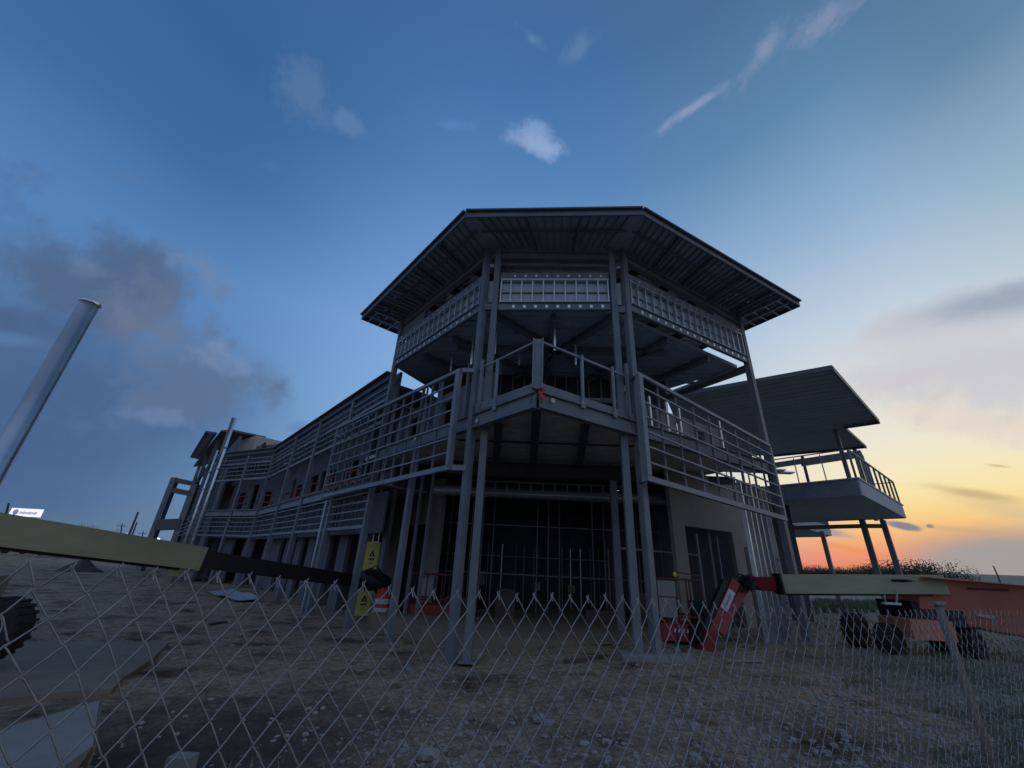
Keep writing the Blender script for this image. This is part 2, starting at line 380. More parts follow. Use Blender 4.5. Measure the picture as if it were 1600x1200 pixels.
# shadowed soil left of the centre, the shade mixed into the dirt colour
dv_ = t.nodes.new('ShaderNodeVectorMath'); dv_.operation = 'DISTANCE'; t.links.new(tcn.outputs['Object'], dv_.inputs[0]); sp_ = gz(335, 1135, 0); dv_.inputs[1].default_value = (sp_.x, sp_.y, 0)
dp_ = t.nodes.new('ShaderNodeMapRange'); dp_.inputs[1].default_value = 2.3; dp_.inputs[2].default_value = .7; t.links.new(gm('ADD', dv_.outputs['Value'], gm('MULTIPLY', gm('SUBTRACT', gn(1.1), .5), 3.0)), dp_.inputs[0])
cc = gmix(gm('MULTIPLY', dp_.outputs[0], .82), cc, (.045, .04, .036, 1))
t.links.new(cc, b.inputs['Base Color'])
bmp = t.nodes.new('ShaderNodeBump'); bmp.inputs['Strength'].default_value = .9; bmp.inputs['Distance'].default_value = .05
t.links.new(gn(14, 10, .75), bmp.inputs['Height']); t.links.new(bmp.outputs[0], b.inputs['Normal'])
for l in list(b.inputs['Roughness'].links): t.links.remove(l)
b.inputs['Roughness'].default_value = .95; b.inputs['Specular IOR Level'].default_value = .2
mb = MB(); NR, NA = 250, 300
rs = [0.0] + [0.5 * (5000 / 0.5) ** (i / (NR - 1)) for i in range(NR)]
angs = []
for j in range(NA):                     # finer in front of the camera
    tt = j / NA
    angs.append(tt)
a_f = [rad(-70) + rad(140) * k / 219 for k in range(220)]; a_b = [rad(70) + rad(220) * k / 181 for k in range(1, 181)]
angs = a_f + a_b; NA = len(angs)
mb.v.append((0, 0, terr(0, 0)))
for r in rs[1:]:
    for a in angs:
        x, y = r * math.sin(a), r * math.cos(a); mb.v.append((x, y, terr(x, y)))
for j in range(NA): mb.f.append((0, 1 + (j + 1) % NA, 1 + j))
for i in range(NR - 1):
    for j in range(NA):
        a0 = 1 + i * NA + j; a1 = 1 + i * NA + (j + 1) % NA; mb.f.append((a0, a1, a1 + NA, a0 + NA))
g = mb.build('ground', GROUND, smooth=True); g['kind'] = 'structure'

# ------------------------------------------------------------------ the building frame of reference
A2 = Vector((.536, 7.829, 0)); L = Vector((-math.cos(.8654), math.sin(.8654), 0)); Rr = Vector((math.cos(.5334), math.sin(.5334), 0))
nL = Vector((-L.y, L.x, 0)); nL = -nL if nL.dot(A2) > 0 else nL      # outward normals point to the camera side
nR = Vector((Rr.y, -Rr.x, 0))
def PL(s, z=0, o=0): return A2 + L * s + nL * o + Vector((0, 0, z))
def PR(s, z=0, o=0): return A2 + Rr * s + nR * o + Vector((0, 0, z))
sP1, sP0, sP2, sP3 = 2.274, 7.633, 2.973, 8.808
P1, P0, P2, P3 = PL(sP1), PL(sP0), PR(sP2), PR(sP3)
CH = (P2 - P1).normalized(); nC = Vector((CH.y, -CH.x, 0))
P1b = P1 + CH * .34 + nC * .04; P2a = P2 - CH * .36 + nC * .04
B = thing('unfinished_building', 'two storey steel building under construction with a wide roofed corner tower', 'building', (1, 12, 0))
Z = Vector((0, 0, 1))
def column(p, z0, z1, w=.18, m=STEEL, X=None, parent=B, name='column'):
    X = X or L
    mb = MB(); Y = Z.cross(X)
    mb.box((p.x, p.y, (z0 + z1) / 2), w, w, z1 - z0, (X, Y, Z))
    mb.box((p.x, p.y, z0 + .015), w * 2, w * 2, .03, (X, Y, Z))
    return mb.build(name, m, parent)
def ibeam(p, q, h, w=.16, m=STEEL, parent=B, name='floor_beam'):
    """steel I beam, p and q are the middle of its depth"""
    mb = MB(); p, q = Vector(p), Vector(q); u = Vector((0, 0, 1))
    mb.bar(p, q, .03, h - .04); mb.bar(p + u * (h / 2 - .01), q + u * (h / 2 - .01), w, .02); mb.bar(p - u * (h / 2 - .01), q - u * (h / 2 - .01), w, .02)
    return mb.build(name, m, parent)
# heights on each face (the survey gives slightly different levels at each column)
zct = {'1': 9.2, '2': 9.35, '3': 9.56, '0': 9.27}; zcb = {'1': 8.17, '2': 8.28, '3': 8.42, '0': 8.25}
ZR = 10.42
for p, X, z0 in ((P1, L, -.3), (P0, L, -.35)): column(p, z0, ZR, .165, STEEL, X)
column(P1b, -.1, ZR, .165, STEEL, CH); column(P2a, .1, ZR, .165, STEEL, CH)
column(P2, .1, ZR, .165, STEEL, Rr); column(P3, .05, ZR, .18, STEEL, Rr)
Pm = PL(4.96); column(Pm, -.3, 4.6, .15, STEEL, L)
# extra thin outer posts by the chamfer
for (p, X) in ((PL(sP1 - .3, 0, .06), L), (PR(sP2 - .34, 0, .1), Rr)):
    MB().box((p.x, p.y, 5.75), .07, .07, 1.45, (X, Z.cross(X), Z)).build('post', STEEL, B)
# footing of right hand columns
pf = (P2 + P2a) / 2 + CH * .1
MB().box((pf.x, pf.y - .15, .13), 1.35, .6, .22, (CH, -nC, Z)).build('footing', CONC, B)
MB().box((P3.x, P3.y - .1, .12), 1.0, .8, .2, (Rr, nR, Z)).build('footing', CONC, B)
# ---- slabs
inL = -nL; inR = -nR
bk = A2 + L * 9 + Rr * 9.5
fl = [(P.x, P.y) for P in (PL(sP1 + .1, 0, -.1), A2 + (L + Rr) * .16, PR(sP2, 0, -.1), PR(sP3, 0, -.1), bk + Rr * 0, PL(9, 0, -.1))]
MB().prism([(P.x, P.y) for P in (P1 - nC * 1.2, P2 - nC * 1.2, PR(sP3, 0, -.6), bk, PL(sP0, 0, -.6))], -.2, .2).build('ground_slab', SLABM, B)
upper = [A2 + (L + Rr) * .14, PR(sP3, 0, -.1), bk, PL(9, 0, -.1)]
upper = [A2 + (L + Rr) * .14, PR(sP3, 0, -.1), bk + Rr * 1, bk + (L + Rr) * 6, PL(13, 0, -3.5), PL(9, 0, -.1)]
MB().prism([(P.x, P.y) for P in upper], 4.93, 5.05).build('floor_deck', DECK, B)
# ribs of the balcony deck underside + framing beams
rb = MB()
for k in range(19):
    t_ = .45 + k * .3
    a_ = A2 - nC * t_; wl = -t_ * L.dot(CH) / L.dot(-nC) - .2; wr = t_ * Rr.dot(CH) / Rr.dot(-nC) - .2
    rb.bar(a_ - CH * wl + Z * 4.905, a_ + CH * wr + Z * 4.905, .262, .04)
rb.build('deck_rib', DECKL, B)
bz = 4.78; ci_ = (P1 + P2) / 2
ibeam(A2 + L * .02 + Z * 4.85, PL(sP0, 4.90), .36, .16)
ibeam(A2 + Rr * .06 + Z * 4.85, PR(sP3, 4.78), .36, .16)
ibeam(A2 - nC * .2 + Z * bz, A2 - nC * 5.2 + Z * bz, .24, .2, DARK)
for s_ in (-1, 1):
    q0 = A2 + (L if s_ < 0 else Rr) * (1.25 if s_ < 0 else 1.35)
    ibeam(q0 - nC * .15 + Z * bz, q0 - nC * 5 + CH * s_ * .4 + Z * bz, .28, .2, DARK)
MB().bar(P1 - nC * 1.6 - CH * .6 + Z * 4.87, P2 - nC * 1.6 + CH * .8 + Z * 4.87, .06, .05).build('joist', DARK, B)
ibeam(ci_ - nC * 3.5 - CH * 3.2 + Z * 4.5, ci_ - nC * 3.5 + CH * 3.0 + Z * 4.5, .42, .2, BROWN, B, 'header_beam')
for z in (4.25, 3.93): MB().bar(ci_ - nC * 4.3 - CH * 2.6 + Z * z, ci_ - nC * 4.3 + CH * 2.6 + Z * z, .08, .05).build('soffit_track', STEEL, B)
for k in range(13):
    c_ = ci_ - nC * 4.3 + CH * (-2.5 + k * .4); MB().box((c_.x, c_.y, 4.09), .04, .07, .3, (CH, nC, Z)).build('stud', STEEL, B)
# joists under the rest of the deck
for k in range(3):
    o_ = 5.2 + k * 1.9
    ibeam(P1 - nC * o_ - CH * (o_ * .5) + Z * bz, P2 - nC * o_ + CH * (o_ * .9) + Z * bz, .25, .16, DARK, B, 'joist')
# bolts, tags and red ribbon at the balcony corner
bt = MB()
for k in range(3):
    for D_ in (L, Rr):
        n_ = nL if D_ is L else nR
        p = A2 + D_ * .06 + n_ * .09 + Z * (4.78 + k * .07); bt.lathe(p, [(.016, 0), (.016, .02)], 6, n_)
        p = A2 + D_ * (sP1 - .25 if D_ is L else sP2 - .3) + n_ * .09 + Z * (4.78 + k * .07); bt.lathe(p, [(.016, 0), (.016, .02)], 6, n_)
bt.build('bolts', INK, B)
for (pt, n_, X) in ((PR(.36, 4.9, .085), nR, Rr), (PL(1.98, 4.82, .085), nL, L), (PL(5.0, 4.95, .085), nL, L)):
    MB().box(pt, .1, .008, .09, (X, n_, Z)).build('paper_tag', WHITE, B)
rbn = MB()
for k in range(9):
    a_ = A2 + Rr * .05 + nR * .13 + Z * (5.1 - .03 * k) + Vector((R_.uniform(-.05, .06), R_.uniform(-.03, .03), 0))
    rbn.box(a_, .07, .02, .05, (Rr, nR, Z))
rbn.build('red_ribbon', RAGR, B)
# ---- balcony railing on the chamfer corner
kick = MB(); kick.bar(A2 + L * .02 + nL * .02 + Z * 5.15, PL(sP1 - .1, 5.2, .02), .03, .2); kick.bar(A2 + Rr * .03 + nR * .02 + Z * 5.15, PR(sP2 - .1, 5.08, .02), .03, .2)
rail_o = kick.build('balcony_railing', STEEL, B)
zr0 = 6.28; zrL = 6.30; zrR = 6.18
MB().bar(A2 + Z * zr0, PL(sP1 - .08, zrL), .05, .05).bar(A2 + Z * zr0, PR(sP2 - .3, zrR), .05, .05).build('rail', STEELL, rail_o)
pp = MB(); pp.box(A2 + Z * 5.68 + nC * .02, .17, .1, 1.2, (CH, nC, Z)); pp.box(A2 + Z * 5.68 + nC * .07 + CH * .1, .03, .12, 1.2, (CH, nC, Z)); pp.box(A2 + Z * 5.68 + nC * .07 - CH * .1, .03, .12, 1.2, (CH, nC, Z))
pp.build('post', STEELL, rail_o)
for s_, D_, zt in ((1.35, L, 6.27), (1.22, Rr, 6.25), (2.2, Rr, 6.2)):
    n_ = nL if D_ is L else nR
    p = A2 + D_ * s_ + n_ * .05
    MB().box((p.x, p.y, 5.62), .055, .055, 1.32, (D_, n_, Z)).box((p.x, p.y, 5.02), .12, .05, .16, (D_, n_, Z)).build('post', STEELL, rail_o)

# ---- louvre screens
def screen(PF, s0, s1, o, zt0, zt1, zb0, zb1, n, verts, ret, X, nn):
    fr = MB(); w = .1
    T = lambda s_: zt0 + (zt1 - zt0) * (s_ - s0) / (s1 - s0)
    Bm = lambda s_: zb0 + (zb1 - zb0) * (s_ - s0) / (s1 - s0)
    fr.bar(PF(s0, T(s0), o), PF(s1, T(s1), o), .08, .085); fr.bar(PF(s0, Bm(s0), o), PF(s1, Bm(s1), o), .1, .12)
    fr.box(PF(s0 + .06, (T(s0) + Bm(s0)) / 2, o), .13, .13, T(s0) - Bm(s0) - .12, (X, nn, Z))
    fr.box(PF(s1 - .04, (T(s1) + Bm(s1)) / 2, o), .08, .1, T(s1) - Bm(s1) - .12, (X, nn, Z))
    fr.bar(PF(s0, T(s0) - .003, o - .05), PF(ret, T(s0), 0.02), .1, .11); fr.bar(PF(s0, Bm(s0) - .003, o - .06), PF(ret, Bm(s0), 0.02), .1, .13)
    fo = fr.build('louvre_screen', STEELL, B)
    for i in range(1, n):
        t_ = i / n
        a0 = T(s0) * (1 - t_) + Bm(s0) * t_; a1 = T(s1) * (1 - t_) + Bm(s1) * t_
        MB().bar(PF(s0 + .1, a0, o + .03), PF(s1 - .06, a1, o + .03), .036, .04).build('louvre_rail', STEELL, fo)
    for s_, w_ in verts:
        MB().box(PF(s_, (T(s_) + Bm(s_)) / 2, o - .045), w_ * .8, .05, T(s_) - Bm(s_) - .1, (X, nn, Z)).build('mullion', STEEL, fo)
    return fo
def sof(px, PFo, D_):     # distance along a face for a surveyed pixel
    q = vp(px[0], px[1], PFo, D_); return (q - Vector((PFo.x, PFo.y, 0))).dot(D_)
oL = .34
S0 = PL(0, 0, oL)
sl0 = sof((713, 640), S0, L); sl1 = 11.5
vl = [(sof((x, y), S0, L), .045) for x, y in ((691, 590), (667, 603), (645, 612), (618, 626))]
vl += [(s_, .045 if i % 3 else .08) for i, s_ in enumerate([5.7, 6.4, 7.05, 7.75, 8.4, 9.1, 9.8, 10.5, 11.0])]
screen(PL, sl0, sl1, oL, 6.28, 6.62, 3.72, 3.80, 7, vl, sP1, L, nL)
oR = .32
S1_ = PR(0, 0, oR)
sr0 = sof((1002, 660), S1_, Rr); sr1 = sof((1215, 754), S1_, Rr); zra = vp(1203, 697, S1_, Rr).z; zrb = vp(1228, 811, S1_, Rr).z
vr = [(sof((x, y), S1_, Rr), w_) for x, y, w_ in ((1028, 598, .035), (1056, 615, .035), (1083, 630, .075), (1107, 644, .035), (1130, 657, .035), (1149, 668, .075), (1169, 679, .035), (1185, 688, .035))]
screen(PR, sr0, sr1, oR, 6.16, zra, 3.58, zrb, 7, vr, sP2 - .05, Rr, nR)

# ---- stud bands
def band(a, b, ta, tb, ba, bb, nn, nst, panel, inset=.0, name='stud_band'):
    """framed band between two columns; a,b plan points, t*/b* top and bottom levels"""
    X = (b - a).normalized(); ln = (b - a).length
    fr = MB()
    fr.bar(a + Z * (ta - .02), b + Z * (tb - .02), .12, .045); fr.bar(a + Z * (ba + .26), b + Z * (bb + .26), .12, .045)
    fo = fr.build(name, GALV, B)
    MB().bar(a + Z * (ba + .11), b + Z * (bb + .11), .10, .22).bar(a + Z * (ba + .225) + nn * .05, b + Z * (bb + .225) + nn * .05, .1, .02).build('band_beam', STEEL, fo)
    MB().bar(a + Z * (ta + .12), b + Z * (tb + .12), .10, .2).build('band_beam', STEEL, fo)
    pn = MB()
    q = [a - nn * .09 + Z * (ba + .29), b - nn * .09 + Z * (bb + .29), b - nn * .09 + Z * (tb - .05), a - nn * .09 + Z * (ta - .05)]
    pn.extr(q, -nn * .02); pn.build('backing_board', panel, fo)
    for i in range(nst + 1):
        t_ = (i + .0) / nst
        p = a.lerp(b, min(max(t_, .01), .99)); tz = ta + (tb - ta) * t_; bz_ = ba + (bb - ba) * t_
        MB().box((p.x, p.y, (tz - .045 + bz_ + .285) / 2), .035, .1, tz - bz_ - .335, (X, nn, Z)).build('stud', GALV, fo)
        if 0 < i < nst:
            c_ = p + nn * .055
            MB().box(c_ + Z * (bz_ + .1) + X * .1, .07, .012, .09, (X, nn, Z)).build('clip', GALVB, fo); MB().box(c_ + Z * (tz + .1) + X * .1, .06, .012, .08, (X, nn, Z)).build('clip', GALVB, fo)
    mid = MB(); mid.bar(a + Z * ((ta + ba) / 2 + .12) - nn * .06, b + Z * ((tb + bb) / 2 + .12) - nn * .06, .03, .03); mid.build('bridging', STEEL, fo)
    return fo
band(P1b + CH * .12, P2a - CH * .12, 9.24, 9.30, 8.17, 8.25, nC, 10, BRDW)
band(PL(sP1 + .1, 0, .02), PL(sP0 - .1, 0, .02), zct['1'], zct['0'], zcb['1'], zcb['0'], nL, 16, BOARDG)
band(PR(sP2 + .1, 0, .02), PR(sP3 - .1, 0, .02), zct['2'], zct['3'], zcb['2'], zcb['3'], nR, 17, BOARDG)
for c_ in (P1.lerp(P1b, .5), P2.lerp(P2a, .5)):
    MB().box((c_.x, c_.y + .1, 8.9), .16, .02, .75, (CH, nC, Z)).build('backing_board', BOARDG, B)
    MB().box((c_.x, c_.y - .02, 9.75), .12, .05, .1, (CH, nC, Z)).build('paper_tag', GALVB, B)
    MB().bar(c_ - CH * .1 + Z * 8.28, c_ + CH * .1 + Z * 8.28, .1, .2).build('band_beam', STEEL, B)
# top wall beams
for a, b in ((P1b, P2a), (PL(sP1), PL(sP0)), (PR(sP2), PR(sP3))): ibeam(a + Z * 10.12, b + Z * 10.12, .26, .16, STEEL, B, 'roof_beam')
# ceiling of the upper floor, with beams
ceil = [P1b + CH * .0 - nC * .25, P2a - nC * .25, PR(sP3 - .15, 0, -.3), bk - Rr * .6, PL(9.5, 0, -4.5), PL(sP0 + .15, 0, -.08)]
ceil[0] = PL(sP1, 0, -.1); ceil.insert(1, P1b - nC * .1)
MB().prism([(p.x, p.y) for p in ceil], 8.34, 8.46).build('ceiling_deck', DECK, B)
rb = MB()
for k in range(26):
    o_ = .5 + k * .32
    hw = 2.0 + min(o_, 4) * 1.15
    c_ = (P1 + P2) / 2 - nC * o_
    if o_ > 5.5: hw = 2.6
    if k < 14: rb.bar(c_ - CH * min(hw * .9, 3.6) + Z * 8.32, c_ + CH * hw * .9 + Z * 8.32, .14, .04)
rb.build('deck_rib', DECK, B)
for k, (a, b) in enumerate(((P1b - nC * .3, P3 + inR * 4), (P2a - nC * .3, P0 + inL * 4), (P1b - nC * 2.2 - CH * 1.4, P2a - nC * 2.2 + CH * 2.0), ((P1 + P2) / 2 - nC * .3, (P1 + P2) / 2 - nC * 7), (PR(5, 0, -.3), PR(5, 0, -6)), (PR(7, 0, -.3), PR(7, 0, -6)), (PL(4.2, 0, -.3), PL(4.2, 0, -6)), (PL(6, 0, -.3), PL(6, 0, -6)))):
    ibeam(a + Z * 8.2, b + Z * 8.2, .2, .14, STEEL, B, 'ceiling_beam')
# edge beams on the open right end, sky shows past them
ibeam(PR(sP3, 8.28, -.1), PR(sP3, 8.28, -7.5), .22, .16, STEEL, B, 'ceiling_beam')
MB().bar(PR(sP3 - .28, 8.3, -.4), PR(sP3 - .28, 8.3, -7), .07, .1).build('ceiling_beam', GALV, B)

# ---- tower roof
def G(u, v, z): q = gz(u, v, z); return Vector((q.x, q.y, 0))
rz = 10.42
RL, RR, TR, TL = G(729, 331, 10.57), G(1003, 327, 10.57), G(1247, 471, 10.57), G(567, 492, 10.57)
TRb = TR + inR * 8; TLb = TL + inL * 8
roof = [RL, RR, TR, TRb, TLb, TL]
ro = MB().prism([(p.x, p.y) for p in roof], rz + .10, rz + .16).build('tower_roof', FASC, B)
MB().prism([(p.x, p.y) for p in roof], rz + .07, rz + .098).build('soffit_deck', DECK, ro)
inn = [RL - nC * .08, RR - nC * .08]
def edge(a, b, m, w, h, z, name, par): return MB().bar(a + Z * z, b + Z * z, w, h).build(name, m, par)
cyc = [TLb, TL, RL, RR, TR, TRb]
for i in range(5):
    edge(cyc[i], cyc[i + 1], STEEL if i in (1, 2, 3) else FASC, .05, .17, rz + .02, 'fascia', ro)
# dark drip trim proud of the fascia
for i, nn in ((1, nL), (2, nC), (3, nR)):
    edge(cyc[i] + nn * .06, cyc[i + 1] + nn * .06, FASC, .1, .05, rz + .13, 'drip_trim', ro)
def joists(a, b, wa, wb, n, m=STEEL, jit=0):
    for i in range(1, n):
        t_ = i / n
        p = a.lerp(b, t_); q = wa.lerp(wb, t_)
        MB().bar(p + Z * (rz + .035), q + Z * (rz + .035), .03, .07).build('soffit_joist', m, ro)
joists(RL, RR, P1b, P2a, 18, STEELL)
joists(TL, RL, PL(sP0 + .9), P1, 27, STEELL)
joists(RR, TR, P2, PR(sP3 + 1.0), 32, STEELL)
for (a, b, wa, wb, n) in ((RL, RR, P1b, P2a, 3), (TL, RL, PL(sP0 + .9), P1, 5), (RR, TR, P2, PR(sP3 + 1.0), 5)):
    MB().bar(a.lerp(wa, .45) + Z * (rz - .01), b.lerp(wb, .45) + Z * (rz - .01), .04, .05).build('bridging', STEEL, ro)
    for i in range(1, n): MB().bar(a.lerp(b, i / n) + Z * rz, wa.lerp(wb, i / n) + Z * (rz - .01), .07, .14).build('outrigger', STEEL, ro)
# light framing at both open ends
for (T_, e_, nn_, D_) in ((TL, inL, nL, L), (TR, inR, nR, Rr)):
    lf = MB()
    for i in range(5):
        p = T_ + e_ * (.25 + i * .42) - D_ * .03; lf.bar(p + Z * (rz - .05), p - D_ * 1.0 + Z * (rz - .05), .05, .05)
    for i in range(2): lf.bar(T_ - D_ * (1.0 - .45 * i) + e_ * .1 + Z * (rz - .1), T_ - D_ * (1.0 - .45 * i) + e_ * 2.6 + Z * (rz - .1), .05, .04)
    lf.build('end_framing', GALV, ro)
    for i in range(20):
        p = T_ + e_ * R_.uniform(.2, 2.0) - D_ * R_.uniform(.3, 2.6); MB().box(p + Z * (rz - .02), R_.uniform(.04, .1), .05, .04, (e_, D_, Z)).build('clip', GALVB, ro)
# ribs of the roof deck seen through the clerestory
rb = MB()
for k in range(20):
    c_ = (P1 + P2) / 2 - nC * (.35 + k * .33); hw = 2.0 + min(k * .33, 4)
    rb.bar(c_ - CH * hw + Z * (rz + .06), c_ + CH * hw + Z * (rz + .06), .12, .07)
rb.build('deck_rib', DECKL, ro)
for nn_, PF, s0, s1 in ((nL, PL, sP1 + .2, sP0), (nR, PR, sP2 + .2, sP3)):
    rb = MB()
    for k in range(7): rb.bar(PF(s0, rz + .04, -.25 - k * .25), PF(s1, rz + .04, -.25 - k * .25), .09, .09)
    rb.build('deck_rib', GALV if nn_ is nL else DECKL, ro)
    for k in range(4):
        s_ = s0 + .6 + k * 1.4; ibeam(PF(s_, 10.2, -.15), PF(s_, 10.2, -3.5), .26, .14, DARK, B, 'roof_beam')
# sheeted corners of the clerestory
MB().bar(PL(sP0 - .1, 9.85, -.04), PL(sP0 - 1.7, 9.85, -.04), .03, .75).build('side_sheet', STEEL, B)
MB().bar(PR(sP3 - .1, 9.98, -.04), PR(sP3 - 1.5, 9.95, -.04), .03, .62).build('side_sheet', STEEL, B)

# ---- set back walls of the tower
def wall(PF, s0, s1, z0, z1, o, X, nn, holes, m, th=.14, name='wall_panel'):
    """wall in a face plane with rectangular openings [(s0,s1,z0,z1)]"""
    mb = MB(); xs = sorted(set([s0, s1] + [h[0] for h in holes] + [h[1] for h in holes])); zs = sorted(set([z0, z1] + [h[2] for h in holes] + [h[3] for h in holes]))
    for i in range(len(xs) - 1):
        run = None
        for j in range(len(zs) - 1):
            xm, zm = (xs[i] + xs[i + 1]) / 2, (zs[j] + zs[j + 1]) / 2
            if not (s0 <= xm <= s1 and z0 <= zm <= z1): continue
            if any(h[0] < xm < h[1] and h[2] < zm < h[3] for h in holes): continue
            c_ = PF(xm, zm, o)
            mb.box(c_, xs[i + 1] - xs[i], th, zs[j + 1] - zs[j], (X, nn, Z))
    return mb.build(name, m, B)
# upper floor, behind the left screen
wall(PL, 3.2, 8.6, 5.05, 7.0, -1.3, L, nL, [(3.9, 4.25, 5.3, 7.0), (5.2, 5.9, 5.05, 6.7), (6.6, 7.0, 5.05, 7.0), (7.5, 8.2, 5.05, 6.6)], BOARDV)
for s_ in (3.3, 4.3, 5.0, 6.0, 6.5, 7.2): MB().box(PL(s_, 6.35, -1.1), .1, .08, 2.6, (L, nL, Z)).build('stud', STEEL, B)
# upper floor, behind the right screen
wall(PR, 4.0, 8.4, 5.05, 6.3, -1.3, Rr, nR, [(4.9, 5.3, 5.05, 6.3), (6.2, 6.5, 5.05, 6.3), (7.2, 7.6, 5.05, 6.0)], BOARD)
for s_ in (4.0, 4.85, 5.6, 6.2, 6.9, 7.7, 8.3): MB().box(PR(s_, 5.75, -1.1), .07, .07, 1.6, (Rr, nR, Z)).build('stud', GALV, B)
MB().box(PR(3.9, 6.55, -1.2), .35, .2, .18, (Rr, nR, Z)).bar(PR(4.0, 6.5, -1.3), PR(6.0, 6.6, -3.2), .15, .35).build('duct', BOARD, B)
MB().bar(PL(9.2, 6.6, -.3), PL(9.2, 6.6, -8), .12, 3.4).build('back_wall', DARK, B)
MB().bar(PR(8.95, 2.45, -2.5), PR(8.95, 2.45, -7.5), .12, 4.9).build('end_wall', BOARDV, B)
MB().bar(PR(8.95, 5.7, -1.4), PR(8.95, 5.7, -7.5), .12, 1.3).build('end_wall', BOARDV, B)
# ground floor left and right
def SF(PF, D_, o, u, v):
    q = PF(0, 0, o); return sof((u, v), q, D_)
oW = -2.3
a_, b_, c_, d_ = (SF(PR, Rr, oW, u, 890) for u in (1056, 1075, 1150, 1186))
wall(PR, a_, d_, .1, 4.92, oW, Rr, nR, [(b_, c_, .1, 3.1)], BOARD)
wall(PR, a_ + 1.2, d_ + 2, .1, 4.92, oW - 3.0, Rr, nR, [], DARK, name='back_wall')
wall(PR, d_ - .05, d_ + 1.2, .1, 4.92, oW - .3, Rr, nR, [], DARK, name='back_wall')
oV = -3.0
a_, b_, c_, d_ = (SF(PL, L, oV, u, 880) for u in (684, 662, 622, 590))
wall(PL, a_, d_ + 1.0, -.2, 4.65, oV, L, nL, [(b_, c_, -.2, 3.0)], BOARD)
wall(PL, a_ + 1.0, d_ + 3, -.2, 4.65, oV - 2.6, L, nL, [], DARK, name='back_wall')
for s_ in (5.6, 6.3, 7.0): MB().box(PL(s_ + .6, 2.2, -1.4), .06, .09, 4.7, (L, nL, Z)).build('stud', STEEL, B)
# white shear panel by the far right column + studs
for i, s_ in enumerate((7.35, 7.6, 7.85, 8.1, 8.35, 8.6)):
    MB().box(PR(s_, 2.2, -.25), .045, .12, 4.1, (Rr, nR, Z)).build('stud', GALVB if i in (0, 5) else GALV, B)
MB().box(PR(8.0, 2.25, -.34), .7, .02, 4.0, (Rr, nR, Z)).build('side_sheet', GALV, B)
MB().box(PR(8.45, 1.2, -.3), .22, .03, 2.2, (Rr, nR, Z)).build('side_sheet', BOARD, B)
MB().box(PR(SF(PR, Rr, -.9, 1184, 930), 1.35, -.9), .5, .03, 2.3, (Rr, nR, Z)).build('side_sheet', CONC, B)
for u in (1096, 1128): MB().box(PR(SF(PR, Rr, -2.6, u, 900), 1.5, -2.6), .05, .06, 2.9, (Rr, nR, Z)).build('stud', STEELL, B)
MB().bar(PR(5.0, 2.3, -2.75), PR(8.5, 2.3, -2.75), .03, .05).build('track', STEEL, B)
# ---- interior
for k in range(22):
    c_ = (P1 + P2) / 2 - nC * 7.0 + CH * (-4.4 + k * .42)
    if k in (7, 8, 9, 13, 14): continue
    MB().box((c_.x, c_.y, 2.45), .04, .09, 4.5, (CH, nC, Z)).build('stud', STEEL, B)
for z in (1.4, 3.1): MB().bar((P1 + P2) / 2 - nC * 6.93 - CH * 4.4 + Z * z, (P1 + P2) / 2 - nC * 6.93 + CH * 4.6 + Z * z, .03, .04).build('bridging', STEEL, B)
MB().tube([(P1 + P2) / 2 - nC * 5.5 - CH * 4 + Z * 4.1, (P1 + P2) / 2 - nC * 5.5 + CH * 4.5 + Z * 4.1], .2, 14).build('duct', GALV, B)
for dx, w_, h_ in ((-2.6, 1.0, .5), (-1.2, .6, .8), (1.9, 1.2, .35), (3.0, .5, .9)):
    c_ = (P1 + P2) / 2 - nC * 5.0 + CH * dx; MB().box((c_.x, c_.y, .2 + h_ / 2), w_, .5, h_, (CH, nC, Z)).build('material_stack', BROWN, B)
def back(o_, w0, w1, z0, z1, m, name='back_wall'):
    c_ = (P1 + P2) / 2 - nC * o_
    return MB().bar(c_ - CH * w0 + Z * ((z0 + z1) / 2), c_ + CH * w1 + Z * ((z0 + z1) / 2), .1, z1 - z0).build(name, m, B)
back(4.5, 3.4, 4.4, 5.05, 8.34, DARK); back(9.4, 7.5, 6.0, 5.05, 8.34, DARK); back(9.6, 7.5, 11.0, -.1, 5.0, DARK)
ci = (P1 + P2) / 2
for k in range(16):
    x = -3.6 + k * .5 + R_.uniform(-.05, .05); c_ = ci - nC * 4.35 + CH * (x * .82)
    MB().box((c_.x, c_.y, 7.82), .045, .09, .95, (CH, nC, Z)).build('stud', STEELL, B)
MB().tube([ci - nC * 3.4 - CH * 2.0 + Z * 7.0, ci - nC * 3.4 + CH * 2.6 + Z * 7.0], .05, 8).build('pipe', GALV, B)
MB().bar(ci - nC * 4.3 - CH * 3.0 + Z * 7.3, ci - nC * 4.3 + CH * 2.8 + Z * 7.3, .06, .12).build('header', STEELL, B)
for (u, v0, v1) in ((776, 512, 552), (867, 505, 550), (899, 530, 567), (812, 545, 570), (707, 555, 590), (740, 530, 570), (783, 560, 590)):
    a = gz(u, v0, 8.3); l_ = .8 if v1 - v0 > 35 else .5
    MB().box((a.x, a.y, 8.3 - l_ / 2), .06, .05, l_ + .25, (CH, nC, Z)).build('hanging_stud', GALVB, B)
x = -6.0
for k in range(26):
    x += R_.choice((.35, .42, .6)); c_ = ci - nC * 9.35 + CH * x
    MB().box((c_.x, c_.y, 1.35), .035, .05, 2.3 + R_.uniform(-.1, .1), (CH, nC, Z)).build('stud', R_.choice((GALV, STEELL, STEEL)), B)
MB().bar(ci - nC * 9.3 - CH * 6 + Z * 2.05, ci - nC * 9.3 + CH * 6 + Z * 2.05, .03, .04).build('track', STEELL, B)
